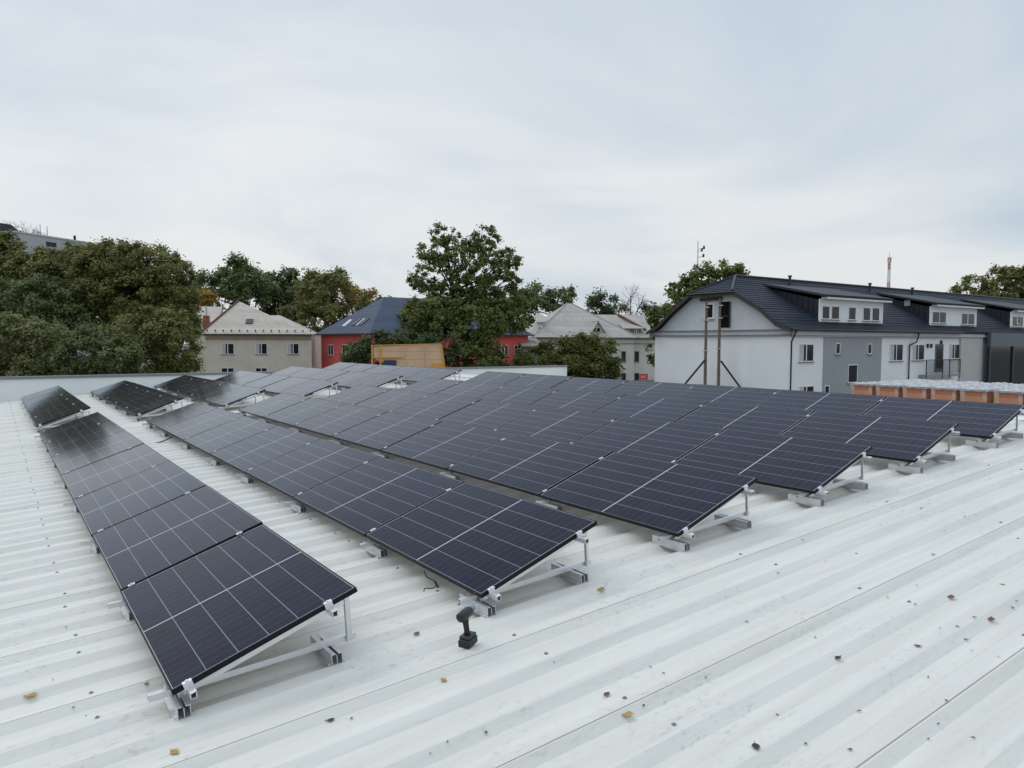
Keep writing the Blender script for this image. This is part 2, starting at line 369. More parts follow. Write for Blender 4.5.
TILT = Matrix.Rotation(TAU, 4, 'X').inverted()
def tilt(Y, X): return ROOF@Matrix.Translation((X, Y, 0))@TILT
BLOCKS = [('front', FRONT0, 7), ('back', FAR0, 5)]
proto = None
for bn, x0, cnt in BLOCKS:
    for r_ in range(6):
        for i in range(cnt):
            if proto is None: proto = panel_proto(); o = proto
            else: o = copy_tree(proto)
            M_ = tilt(ROW0-ROWP*r_, x0+PX*i)
            jig = Matrix.Translation((0, rng.uniform(-.004, .004), rng.uniform(-.002, .002)))@Matrix.Rotation(rng.gauss(0, .0022), 4, 'X')@Matrix.Rotation(rng.gauss(0, .0016), 4, 'Y')
            o.matrix_world = M_@jig
            tag(o, f"dark solar panel {ORD[i]} from the near end of {bn} block's {ORD[r_]} row from the woods", 'solar panel', 'solar panels tilted in rows on the white roof')

# ------------------------------------------------------------------ mounting frames under each row
SL, SH = .085, .935                                              # where along the slope the two module rails run
def yz(sl, off): return (-(sl*math.cos(TAU)+off*math.sin(TAU)), sl*math.sin(TAU)-off*math.cos(TAU))   # point at distance OFF under the panel face
def chan(b, a, c, wd, ht, th=.004):
    """extruded U profile between two points, open side down"""
    a, c = Vector(a), Vector(c); d = (c-a).normalized(); s_ = d.cross(Vector((0,0,1))).normalized(); u_ = s_.cross(d)
    b.bar(a+u_*(ht/2-th/2), c+u_*(ht/2-th/2), wd, th, u_)
    for q in (-1, 1): b.bar(a+s_*(q*(wd/2-th/2))-u_*(th/2), c+s_*(q*(wd/2-th/2))-u_*(th/2), th, ht-th, u_)
def crown_near(x):
    """middle between the two neighbouring crowns nearest x"""
    best = None; s = SEAM0+PER*math.floor((x-SEAM0)/PER)-PER
    c = PER/3
    for kx in range(10):
        m = s+.062+c*kx+c/2
        if best is None or abs(m-x) < abs(best-x): best = m
    return best
def mount(bn, x0, cnt, r_):
    root = empty('mounting_frame', ROOF@Matrix.Translation((x0, ROW0-ROWP*r_, 0)), f"aluminium mounting frame carrying {bn} block's {ORD[r_]} row of panels from the woods", 'mounting frame', 'aluminium mounting frames under the panel rows')
    ln = PX*cnt-.02
    for sl in (SL, SH):
        y, z = yz(sl, TH+.0205); m = MB()
        m.bar((-.085, y, z+.0165), (ln+.085, y, z+.0165), .036, .005, Vector((0, math.sin(TAU), math.cos(TAU))))
        for q in (-1, 1): m.bar((-.085, y+q*.0155, z-.002), (ln+.085, y+q*.0155, z-.002), .005, .032)
        m.bar((-.085, y, z-.0165), (ln+.085, y, z-.0165), .036, .004)
        m.build('module_rail', alu, root)
    for i in range(cnt+1):
        nominal = x0+PX*i-(.0 if i < cnt else .02)
        xs = crown_near(nominal+(.1 if i == 0 else -.06))-x0
        bx = xs+.02
        b0 = MB(); zb = ZC+.0925
        chan(b0, (bx, .10, zb-.004), (bx, -1.11, zb-.004), .032, .036)
        b0.build('base_bar', alu, root)
        b1 = MB(); ya, za_ = yz(.02, TH+.058); yb_, zb_ = yz(1.05, TH+.058)
        b1.bar((bx-.034, ya, za_), (bx-.034, yb_, zb_), .022, .030); b1.build('slope_bar', alu, root)
        b2 = MB(); yp = yz(1.075, TH+.05); b2.bar((bx-.024, -1.062, zb-.02), (bx-.024, -1.062, yp[1]+.005), .005, .040, Vector((0, 1, 0))); b2.bar((bx-.034, -1.045, zb-.02), (bx-.034, -1.045, yp[1]+.005), .022, .005, Vector((0, 1, 0)))
        b2.build('post', alu, root)
        for yy in (-.045, -.93):
            b3 = MB(); hw = .035; xr = xs+(.06 if yy < -.5 else .02)
            zt = ZC+.070
            # hollow rail piece with a screw channel, lying across two crowns
            b3.box(xr-.185, xr+.185, yy-hw, yy-hw+.004, ZC+.002, zt); b3.box(xr-.185, xr+.185, yy+hw-.004, yy+hw, ZC+.002, zt)
            b3.box(xr-.185, xr+.185, yy-.002, yy+.002, ZC+.002, zt-.012)
            b3.box(xr-.185, xr+.185, yy-hw+.004, yy-.010, zt-.005, zt); b3.box(xr-.185, xr+.185, yy+.010, yy+hw-.004, zt-.005, zt)
            b3.box(xr-.185, xr+.185, yy-hw-.018, yy+hw+.018, ZC+.0005, ZC+.004)
            for q in (-.165, .165):
                for z2 in (-1, 1): b3.tube((xr+q, yy+z2*(hw+.010), ZC+.004), (xr+q, yy+z2*(hw+.010), ZC+.011), .007, .006, 6)
            b3.build('short_rail', alu_plain, root)
        for sl in (SL, SH):
            cl = MB(); y, z = yz(sl, -.004); nrm = Vector((0, math.sin(TAU), math.cos(TAU)))
            xc = -.01 if i == 0 else (ln+.01 if i == cnt else PX*i-.01)
            c_ = Vector((xc, y, z)); t_ = Vector((0, math.cos(TAU), -math.sin(TAU)))
            wdt = .040 if 0 < i < cnt else .034
            cl.bar(c_-t_*.025, c_+t_*.025, wdt*.85, .006, nrm)
            cl.bar(c_-nrm*.02-t_*.025, c_-nrm*.02+t_*.025, .012, .045, nrm)
            cl.tube(c_+nrm*.003, c_+nrm*.010, .0075, .0075, 8)
            cl.build('clamp', alu, root)
for bn, x0, cnt in BLOCKS:
    for r_ in range(6): mount(bn, x0, cnt, r_)

# black cables
def cable(pts, r=.005, n=6):
    """smooth hanging line through roof-frame points"""
    P = [Vector(p) for p in pts]; out = []
    for i in range(len(P)-1):
        p0, p1, p2, p3 = P[max(i-1, 0)], P[i], P[i+1], P[min(i+2, len(P)-1)]
        for k in range(n):
            t = k/n; out.append(.5*((2*p1)+(p2-p0)*t+(2*p0-5*p1+4*p2-p3)*t*t+(3*p1-p0-3*p2+p3)*t**3))
    out.append(P[-1]); b = MB(); b.path(out, [r]*len(out), 6); return b
def roofpt(u, v, z):
    p = hit(ROOF, u, v, 2, z); return p
q = [roofpt(424, 571, -.03), roofpt(427, 577, -.08), roofpt(433, 580, -.12), roofpt(437, 584, ZC+.005), roofpt(433, 588, ZP+.01), roofpt(425, 588.5, ZC+.006), roofpt(424, 592, ZP+.012)]
c1 = cable(q, .004).build('cable', rubber); c1.matrix_world = ROOF; tag(c1, 'thin black cable dangling with a plug under the second row near the power tool', 'cable')
pl = MB(); pl.tube(roofpt(435, 581.5, -.125), roofpt(438, 587, -.145), .009, .009, 8); pl.build('plug', black_plastic, c1)
q = [(15.6, -1.72, -.06), (15.45, -1.85, ZC+.006), (15.3, -2.1, ZP+.01), (15.15, -2.4, ZC+.006), (15.1, -2.62, -.07)]
c2 = cable(q, .012).build('cable', rubber); c2.matrix_world = ROOF; tag(c2, 'black cable crossing the bare strip between the first and second front rows', 'cable')
def hang(x, y, z0, lab):
    q = [(x+.05, y, z0+.02), (x, y-.01, z0-.08), (x-.02, y+.015, z0-.19), (x+.03, y+.02, ZP+.012), (x+.22, y+.05, ZP+.012)]
    c = cable(q, .007).build('cable', rubber); c.matrix_world = ROOF; tag(c, lab, 'cable')
for r_ in range(6):
    hang(FAR0-.1, ROW0-ROWP*r_-.78, .15, f"black cable hanging at the gap in the {ORD[r_]} row from the woods")

# ------------------------------------------------------------------ power tool left on the roof
def tool():
    base = roofpt(470, 646, ZC); M_ = ROOF@Matrix.Translation((base.x+.02, base.y, ZC+.001))@Matrix.Rotation(R(-62), 4, 'Z')
    root = empty('cordless_drill', M_, 'black cordless drill standing on its battery beside the second row', 'power tool')
    b = MB(); b.box(-.062, .058, -.042, .042, 0, .052); b.build('battery', black_plastic, root, bevel=.012)
    b = MB(); b.box(-.05, .05, -.036, .036, .0525, .072); b.build('foot', pmat('dark grey plastic', (.03,.03,.032), .5), root, bevel=.006)
    b = MB(); b.path([(-.004,0,.070),(-.008,0,.10),(-.014,0,.135),(-.018,0,.165),(-.02,0,.19)], [.021,.018,.0185,.021,.025], 12); b.build('handle', rubber, root, smooth=True)
    b = MB(); b.path([(-.085,0,.205),(-.075,0,.207),(-.03,0,.209),(.03,0,.209),(.045,0,.209)], [.024,.032,.034,.032,.026], 14); b.build('motor_housing', black_plastic, root, smooth=True)
    b = MB(); b.path([(.046,0,.209),(.062,0,.209),(.085,0,.209),(.095,0,.209)], [.025,.024,.021,.012], 12); b.build('chuck', pmat('blue grey collar', (.20,.27,.36), .4, .3), root, smooth=True)
    b = MB(); b.tube((.095,0,.209), (.145,0,.209), .004, .004, 8); b.build('bit', steel, root)
tool()

# ------------------------------------------------------------------ fallen leaves and specks on the roof
def zsurf(x):
    """height of the roof sheet at x"""
    for (a, za), (b_, zb) in zip(prof, prof[1:]):
        if a <= x <= b_: return za+(zb-za)*(x-a)/(b_-a)
    return ZC
leaf_mats = {'brown': pmat('brown leaf', (.17,.075,.03), .8, 0, .35, 60), 'yellow': pmat('yellow leaf', (.42,.26,.06), .7, 0, .3, 60), 'dark': pmat('dark dead leaf', (.05,.04,.03), .8, 0, .4, 60), 'green': pmat('olive leaf', (.13,.13,.05), .7, 0, .3, 60)}
def leaf_mesh(sz, curl):
    b = MB(); pts = []
    prof_ = [(0, 0), (.18, .22), (.42, .36), (.68, .27), (.88, .11), (1, 0)]
    for x, wd in prof_:
        for sgn in (-1, 0, 1):
            pts.append(((x-.5)*sz, sgn*wd*sz, .006+abs(sgn)*wd*sz*curl*.9+((x-.5)**2)*sz*curl))
    b.v = pts
    for i in range(5):
        for k_ in range(2): b.f.append((i*3+k_, i*3+k_+1, i*3+k_+4, i*3+k_+3))
    b.path([(-.5*sz, 0, .006+.25*sz*curl), (-.72*sz, .04*sz, .008+.3*sz*curl)], [.0016, .0012], 5)
    return b
def leaf(u, v, sz, kind, lab, group=None, rot=None):
    p = roofpt(u, v, (ZC+ZP)/2); p = roofpt(u, v, zsurf(p.x)); z = zsurf(p.x)
    o = leaf_mesh(sz, rng.uniform(.08, .35)).build('fallen_leaf', leaf_mats[kind], fix=False)
    o.matrix_world = ROOF@Matrix.Translation((p.x, p.y, z+.001))@Matrix.Rotation(rng.uniform(0, 6.3) if rot is None else rot, 4, 'Z')
    tag(o, lab, 'leaf', group)
leaf(30, 697, .085, 'yellow', 'long orange leaf lying on the bare roof beside the first row', rot=.9)
leaf(147, 688, .035, 'green', 'small olive leaf just outside the near corner of the first row')
leaf(417, 634.7, .055, 'brown', 'curled brown leaf lying between the first row and the drill')
leaf(443.5, 681, .05, 'yellow', 'pale tan leaf on the open roof below the drill')
leaf(331, 721, .045, 'dark', 'dark leaf on the open roof before the first row support')
leaf(175, 754, .06, 'yellow', 'yellow leaf at the near edge of the roof before the first row')
leaf(600.6, 589, .08, 'yellow', 'slender yellow leaf beside the high foot of the second row')
leaf(607, 695.6, .05, 'brown', 'round brown leaf close to a roof seam below the second row')
leaf(627, 718.7, .08, 'yellow', 'long tan leaf just past the roof seam below the second row')
leaf(950.5, 599, .075, 'brown', 'largest crumpled brown leaf on the open roof before the sixth row')
leaf(991, 621.8, .065, 'brown', 'reddish brown leaf beyond the crumpled one on the open roof')
leaf(756, 748, .055, 'dark', 'black twig-like leaf at the bottom edge of the open roof')
leaf(838, 661, .05, 'dark', 'dark leaf alone in the middle of the open roof')
for u, v, sz in ((918,647,.07),(1003,586.5,.08),(1013,610,.05),(933,555,.06),(857,554,.075),(974,618,.05),(957,627,.045),(966,641,.05),(859,712,.04),(644,709,.04),(778,575,.04),(826,562,.03),(917,586,.035),(915,605,.04),(944,533,.03),(1018,539,.07),(965,517,.05),(803,540,.04),(706,681,.03),(720,520,.035),(737,560,.03),(880,525,.03),(930,500,.035),(990,480,.04)):
    leaf(u, v, sz*.5, rng.choice(['dark', 'dark', 'green', 'brown']), 'small dry leaf fragment scattered on the open white roof', 'small dry leaf fragments on the roof')
for k_ in range(34):
    u, v = rng.uniform(240, 1020), rng.uniform(560, 765)
    if v < 742-.26*u+60: continue
    leaf(u, v, rng.uniform(.010, .022), rng.choice(['dark', 'dark', 'green']), 'small dry leaf fragment scattered on the open white roof', 'small dry leaf fragments on the roof')
for k_ in range(10):
    u, v = rng.uniform(4, 110), rng.uniform(500, 740)
    if u > 60+(v-500)*.3: continue
    leaf(u, v, rng.uniform(.010, .022), rng.choice(['dark', 'green']), 'small dry leaf fragment scattered on the open white roof', 'small dry leaf fragments on the roof')

# ------------------------------------------------------------------ houses
glass_dark = pmat('window glass', (.020,.024,.028), .08, 0, .3, 3, spec=.22)
white_pvc = pmat('white window frame', (.78,.78,.77), .4, 0, .04, 3)
curtain_m = pmat('net curtain', (.5,.5,.48), .8, 0, .2, 9)
sill_m = pmat('grey sill', (.22,.22,.23), .5, .2, .1, 4)
def place(u, D): 
    p = at(u, 342, D); return Vector((p.x, p.y, 0))
def frame2(A, B):
    d = (B-A); L = d.length; d.normalize(); return basis(d, UP.cross(d), UP, A), L
def window(root, face, a0, a1, z0, z1, split=1, proud=0.0, parts=True, sill=True, curtain=False, fm=None, fw_=.06, inv=1):
    """window on the y=0 face ('y') or the x=0 face ('x'): reveal frame, dark pane set back, sill, sashes"""
    fm = fm or white_pvc
    a0, a1 = sorted((a0, a1)); z0, z1 = sorted((z0, z1))
    def bx(b, p0, p1, q0, q1, d0, d1):
        if face == 'y': b.box(p0, p1, d0, d1, q0, q1)
        else: b.box(d0, d1, p0, p1, q0, q1)
    pr = proud
    f = MB(); D0, D1 = pr-.035, pr+.05
    bx(f, a0, a0+fw_, z0, z1, D0, D1); bx(f, a1-fw_, a1, z0, z1, D0, D1); bx(f, a0+fw_, a1-fw_, z0, z0+fw_, D0, D1); bx(f, a0+fw_, a1-fw_, z1-fw_, z1, D0, D1)
    for i in range(1, split+1 if split > 1 else 1):
        if i < split:
            m_ = a0+(a1-a0)*i/split; bx(f, m_-fw_*.8, m_+fw_*.8, z0+fw_, z1-fw_, D0, D1)
    fo = f.build('window', fm, root)
    g_ = MB(); bx(g_, a0+fw_*.9, a1-fw_*.9, z0+fw_*.9, z1-fw_*.9, pr-.012, pr-.004); g_.build('pane', glass_dark, fo)
    if curtain:
        c = MB(); bx(c, a0+fw_, a0+fw_+(a1-a0)*.3, z0+fw_, z1-fw_, pr-.018, pr-.013); c.build('curtain', curtain_m, fo)
    if sill:
        s_ = MB(); bx(s_, a0-.06, a1+.06, z0-.06, z0-.004, pr-.10, pr+.04); s_.build('sill', sill_m, fo)
    return fo

# --- cream house with pale tiled roof
A, B = place(205.5, 91), place(311.5, 93); Mh, Lh = frame2(A, B)
h1 = empty('cream_house', Mh, 'two-storey cream house with pale tiled hip roof beside the big green trees', 'house')
render_cream = pmat('cream render', (.66,.59,.48), .9, 0, .1, .5, .3, 8, dirt=(.54,.48,.385), dscale=.35)
tile_pale = course_mat('pale roof tiles', (.37,.32,.27), (.53,.47,.405), 'xy', .28, .34, .85, .05)
ze = hit(Mh, 260, 334, 1, 0).z; dep = 12.5
b = MB(); b.box(0, Lh, 0, dep, 0, ze); b.build('wall', render_cream, h1)
b = MB(); b.box(-.03, Lh+.03, -.05, 0, ze-.75, ze-.45); b.box(-.12, Lh+.12, -.16, 0, ze-.30, ze); b.build('cornice', pmat('brown cream cornice', (.42,.31,.22), .85, 0, .1, 1), h1)
pk = hit(Mh, 238.5, 301, 1, 5.6); pk2 = hit(Mh, 265, 315.3, 1, 6.0); pk3 = hit(Mh, 279.3, 315.3, 1, 6.0)
oh = .55; E = [(-oh, -oh, ze), (Lh+.12, -oh, ze), (Lh+.12, dep+oh, ze), (-oh, dep+oh, ze)]
pb = (pk.x-.3, dep-4.5, pk.z)
b = MB(); V = E+[tuple(pk), tuple(pk2), tuple(pk3), pb, (pk3.x, dep-5.0, pk3.z), (pk2.x, dep-5.0, pk3.z)]
b.add(V, [(0,1,6,5,4), (1,2,8,6), (0,4,7,3), (2,3,7,9,8), (4,5,9,7), (5,6,8,9), (3,2,1,0)])
r1 = b.build('roof', tile_pale, h1)
b = MB(); b.tube(E[0], pk, .17, .17, 6); b.build('hip_tile', pmat('dark red ridge tile', (.12,.05,.035), .8), r1)
b = MB(); b.box(-oh, Lh+.12, -oh-.12, -oh, ze-.14, ze-.02); b.build('gutter', pmat('dark brown gutter', (.06,.04,.035), .6), h1)
b = MB()
x_ = .2
while x_ < Lh: b.box(x_, x_+.16, -oh+.25, -oh+.35, ze+.30, ze+.52); x_ += .95
b.build('snow_guard', pmat('rusty guard', (.10,.06,.045), .8), r1)
sl_ = (pk.z-ze)/(pk.y+oh); I_ = Mh.inverted(); c0 = I_@CAM; d0 = I_.to_3x3()@ray(249.5, 322)
t_ = (ze+sl_*oh+sl_*c0.y-c0.z)/(d0.z-sl_*d0.y); sk = c0+d0*t_
b = MB(); b.slab([(sk.x-.42, sk.y-.4, sk.z-.4*sl_+.14), (sk.x+.42, sk.y-.4, sk.z-.4*sl_+.14), (sk.x+.42, sk.y+.4, sk.z+.4*sl_+.14), (sk.x-.42, sk.y+.4, sk.z+.4*sl_+.14)], .2); b.build('skylight', pmat('dark skylight', (.03,.03,.03), .5), r1)
ch_ = hit(Mh, 206.5, 318, 1, 7); b = MB(); b.box(ch_.x-.35, ch_.x+.35, 6.6, 7.3, ze+.6, ch_.z+.3); chim = b.build('chimney', pmat('chimney brick', (.25,.09,.06), .9, 0, .2, 4), r1)
b = MB(); b.tube((ch_.x, 6.95, ch_.z+.3), (ch_.x, 6.95, ch_.z+1.6), .12, .12, 8); b.build('flue', steel, chim)
for u0, u1 in ((221.3, 234.2), (255.4, 267.3), (287.4, 299)):
    p0, p1 = hit(Mh, u0, 343.4, 1, 0), hit(Mh, u1, 354.2, 1, 0); window(h1, 'y', p0.x, p1.x, p1.z, p0.z, 2, curtain=True)
    p0, p1 = hit(Mh, u0, 367.8, 1, 0), hit(Mh, u1, 378.6, 1, 0); window(h1, 'y', p0.x, p1.x, p1.z, p0.z, 2)
# lower neighbour wing to the west of it, pale roof
A2, B2 = place(196, 100), place(216, 100.6); M2, L2 = frame2(A2, B2)
hw_ = empty('small_house', M2, 'pale-roofed small house half hidden between the big trees and cream house', 'house')
z2 = hit(M2, 205, 322, 1, 0).z; b = MB(); b.box(0, L2, 0, 7, 0, z2); b.build('wall', render_cream, hw_)
zt2 = hit(M2, 205, 306.5, 1, 3.5).z; b = MB(); b.prism([(-.4, z2), (3.5, zt2), (7.4, z2)], 0, -.4, L2+.4); b.build('roof', tile_pale, hw_)

# --- red house with slate-blue hip roof
C_ = place(371.5, 86); Bk = place(321.5, 96); dl = (Bk-C_); wl = dl.length; dl.normalize(); dr = dl.cross(UP)   # along the long facade
Mr = basis(dr, dl, UP, C_)
h2 = empty('red_house', Mr, 'bright red house with slate-blue hip roof and roof windows behind the oak', 'house')
red_m = pmat('red render', (.62,.105,.095), .85, 0, .08, .6, .2, 8)
slate = course_mat('slate blue roof tiles', (.016,.030,.062), (.040,.062,.105), 'xy', .30, .36, .6, .05, spec=.3)
ze = hit(Mr, 372, 333.2, 1, 0).z; ln = 24.3
b = MB(); b.box(0, ln, 0, wl, 0, ze); b.build('wall', red_m, h2)
oh = .6; hw = wl/2; rise = hit(Mr, 393, 296, 0, hw-1.0).z-ze
def hip(b, ln, wd, oh, ze, rise, s0, s1):
    h = wd/2
    V = [(-oh,-oh,ze),(ln+oh,-oh,ze),(ln+oh,wd+oh,ze),(-oh,wd+oh,ze),(s0,h,ze+rise),(ln-s1,h,ze+rise)]
    return b.add(V, [(0,1,5,4),(1,2,5),(2,3,4,5),(3,0,4),(3,2,1,0)])
b = MB(); hip(b, ln, wl, oh, ze, rise, hw-1.0, hw-1.0); r2 = b.build('roof', slate, h2)
b = MB(); b.box(-oh-.1, ln+oh, -oh-.1, -oh, ze-.14, ze); b.box(-oh-.1, -oh, -oh, wl+oh, ze-.14, ze); b.build('gutter', pmat('anthracite gutter', (.03,.032,.038), .5, .3), h2)
sky_refl_glass = pmat('roof window with painted sky reflection', (.55,.6,.66), .12, 0, .1, 2)  # pale colour stands in for the sky reflected in the pane
for u, v, mm_ in ((347, 323.5, sky_refl_glass), (356.5, 322.5, glass_dark), (364, 322, glass_dark), (360.3, 322.3, white_pvc)):
    # on the hip end slope (plane through x=-oh eave up to the ridge)
    s_ = rise/(hw-1.0+oh)
    I = Mr.inverted(); c0 = I@CAM; d0 = I.to_3x3()@ray(u, v)
    t_ = (ze+s_*oh+s_*c0.x-c0.z)/(d0.z-s_*d0.x); p = c0+d0*t_
    b = MB(); hw2 = .42 if mm_ is not white_pvc else .10
    b.slab([(p.x-.55, p.y-hw2, p.z-.55*s_+.10), (p.x-.55, p.y+hw2, p.z-.55*s_+.10), (p.x+.55, p.y+hw2, p.z+.55*s_+.10), (p.x+.55, p.y-hw2, p.z+.55*s_+.10)], .16)
    b.build('roof_window' if mm_ is not white_pvc else 'flashing', mm_, r2)
for u0, u1 in ((328.3, 333.6), (342.5, 348.5), (357.5, 362)):
    p0, p1 = hit(Mr, u0, 344.5, 0, 0), hit(Mr, u1, 355.5, 0, 0); window(h2, 'x', p0.y, p1.y, p1.z, p0.z, 2)
    window(h2, 'x', p0.y, p1.y, p1.z-3.0, p0.z-3.0, 2)
for x_ in (2.5, 5.6, 8.7, 11.8, 15.9, 19.5, 21.8):
    window(h2, 'y', x_, x_+1.2, ze-2.9, ze-1.4, 2); window(h2, 'y', x_, x_+1.2, ze-5.9, ze-4.4, 2)
zr_ = ze+.35*rise; pd = hit(Mr, 408, 322, 1, 2.2)
b = MB(); b.prism([(1.0, pd.z-1.0), (1.0, pd.z+.5), (4.0, pd.z+1.0), (4.0, pd.z-1.0)], 0, pd.x-1.0, pd.x+1.2); dm = b.build('dormer', white_pvc, r2)
b = MB(); b.slab([(pd.x-1.2, .7, pd.z+.6), (pd.x+1.4, .7, pd.z+.6), (pd.x+1.4, 4.3, pd.z+1.2), (pd.x-1.2, 4.3, pd.z+1.2)], .12); b.build('dormer_roof', slate, r2)

# --- cream villa with grey roof
A, B = place(535, 105), place(657, 108.5); Mv, Lv = frame2(A, B)
h3 = empty('villa', Mv, 'large cream villa with weathered grey hip roof, gabled dormer and small windows', 'house')
render_grey = pmat('grey cream render', (.64,.60,.535), .9, 0, .1, .5, .3, 8, dirt=(.40,.37,.33), dscale=.3)
tile_grey = course_mat('weathered grey tiles', (.30,.27,.24), (.46,.43,.39), 'xy', .3, .36, .88, .05)
ze = hit(Mv, 600, 337.5, 1, 0).z; wm = hit(Mv, 634, 342, 1, 0).x; dep = 13.0
b = MB(); b.box(0, wm, 0, dep, 0, ze); b.box(wm, Lv+3, 1.0, dep-1.5, 0, ze-.004); b.build('wall', render_grey, h3)
b = MB(); b.box(-.15, wm+.15, -.2, 0, ze-.28, ze); b.box(wm+.15, Lv+3, .8, 1.0, ze-.28, ze); b.box(-.06, wm+.06, -.08, 0, ze-.95, ze-.75); b.box(wm+.06, Lv+3, .92, 1.0, ze-.95, ze-.75); b.build('cornice', pmat('stained cornice', (.33,.30,.27), .9, 0, .15, 1), h3)
pk = hit(Mv, 567, 303, 1, dep/2); pkb = hit(Mv, 571.5, 303.5, 1, dep/2)
oh = .6; V = [(-oh,-oh,ze),(wm+oh,-oh,ze),(wm+oh,dep+oh,ze),(-oh,dep+oh,ze), tuple(pk), tuple(pkb)]
b = MB(); b.add(V, [(0,1,5,4),(1,2,5),(2,3,4,5),(3,0,4),(3,2,1,0)]); r3 = b.build('roof', tile_grey, h3)
zw = hit(Mv, 625, 314.8, 1, dep/2-.5).z; xw0 = pkb.x+1.0
b = MB(); b.prism([(.4, ze-.02), (dep/2-.25, zw), (dep-.9, ze-.02)], 0, xw0, Lv+3.4); b.build('roof', tile_grey, h3)
b = MB(); b.tube(V[0], pk, .1, .1, 6); b.tube(V[1], pkb, .1, .1, 6); b.build('hip_tile', pmat('grey ridge tile', (.36,.35,.34), .9), r3)
xb = hit(Mv, 618, 312, 1, dep/2-.5).x; b = MB(); b.bar((xb, dep/2-.5, zw+.03), (xb+2.7, 1.2, ze+1.15), .3, .3); b.build('ridge_tile', pmat('rust red ridge', (.16,.075,.055), .9), r3)
# gabled dormer
p0, p1, pt_ = hit(Mv, 589.5, 334.5, 1, .6), hit(Mv, 606.5, 334.5, 1, .6), hit(Mv, 597.5, 320.5, 1, .6)
b = MB(); b.prism([(p0.x+.35, ze+.3), (p1.x-.35, ze+.3), (p1.x-.35, ze+.9), (pt_.x, pt_.z-.35), (p0.x+.35, ze+.9)], 1, .6, 5.5); dm = b.build('dormer', render_grey, h3)
b = MB(); b.slab([(p0.x-.1, .2, ze+.35), (pt_.x, .2, pt_.z), (pt_.x, 6.2, pt_.z), (p0.x-.1, 6.2, ze+.35)], .14); b.slab([(p1.x+.1, .2, ze+.35), (pt_.x, .2, pt_.z), (pt_.x, 6.2, pt_.z), (p1.x+.1, 6.2, ze+.35)], .14); b.build('dormer_roof', tile_grey, dm)
w0, w1 = hit(Mv, 592.3, 327.5, 1, .6), hit(Mv, 600.3, 333.8, 1, .6); window(dm, 'y', w0.x, w1.x, w1.z, w0.z, 2, proud=.6, sill=False)
# side dormer and long shed dormer
d0, d1 = hit(Mv, 537.5, 334, 1, 1.2), hit(Mv, 543, 322.5, 1, 1.2)
b = MB(); b.box(d0.x, d1.x, 1.2, 4.2, d0.z, d1.z); dm2 = b.build('dormer', render_grey, h3); w0, w1 = hit(Mv, 538.6, 327, 1, 1.2), hit(Mv, 542, 333, 1, 1.2); window(dm2, 'y', w0.x, w1.x, w1.z, w0.z, 1, proud=1.2, sill=False)
b = MB(); b.slab([(d0.x-.25, .95, d1.z+.05), (d1.x+.25, .95, d1.z+.05), (d1.x+.9, 5, d1.z+1.3), (d0.x+.5, 5, d1.z+1.3)], .12); b.build('dormer_roof', tile_grey, dm2)
d0, d1 = hit(Mv, 624.5, 335.5, 1, 1.6), hit(Mv, 641, 328.5, 1, 1.6)
b = MB(); b.box(d0.x, d1.x, 1.6, 4.6, d0.z-.3, d1.z); dm3 = b.build('dormer', pmat('brown boarded dormer', (.20,.15,.12), .9), h3)
b = MB(); b.slab([(d0.x-.3, 1.2, d1.z+.06), (d1.x+.3, 1.2, d1.z+.06), (d1.x+.3, 5.6, d1.z+1.35), (d0.x-.3, 5.6, d1.z+1.35)], .14); b.build('dormer_roof', tile_grey, dm3)
for u0, u1 in ((625.6, 629.2), (634.2, 638)):
    w0, w1 = hit(Mv, u0, 329.5, 1, 1.6), hit(Mv, u1, 335, 1, 1.6); window(dm3, 'y', w0.x, w1.x, w1.z, w0.z, 2, proud=1.6, sill=False)
brownf = pmat('brown window frame', (.14,.11,.10), .6)
for u0, u1 in ((621.3, 625.8), (634.4, 639)):
    yy = 0 if u1 < 632 else 1.0
    for v0, v1 in ((351.2, 361.8), (373, 383.5)):
        w0, w1 = hit(Mv, u0, v0, 1, yy), hit(Mv, u1, v1, 1, yy); window(h3, 'y', w0.x, w1.x, w1.z, w0.z, 1, proud=yy, fm=brownf, fw_=.1)
for x_ in (1.2, 3.6, 6.0, 8.4):
    window(h3, 'y', x_, x_+1.0, ze-3.3, ze-1.9, 2)
# low annexe between red house and villa
A, B = place(524, 99), place(541, 99.4); Ma, La = frame2(A, B)
an = empty('annexe', Ma, 'low brown-roofed annexe between the red house and the villa', 'building')
za2 = hit(Ma, 530, 346, 1, 0).z; b = MB(); b.box(0, La, 0, 5, 0, za2); b.build('wall', pmat('brown annexe wall', (.22,.19,.17), .9), an)
b = MB(); b.slab([(-.3, -.4, za2+.01), (La+.3, -.4, za2+.01), (La+.3, 5.2, za2+1.2), (-.3, 5.2, za2+1.2)], .15); b.build('roof', pmat('brown sheet roof', (.24,.19,.16), .8), an)
w0, w1 = hit(Ma, 530.5, 349, 1, 0), hit(Ma, 536, 356, 1, 0); window(an, 'y', w0.x, w1.x, w1.z, w0.z, 2)

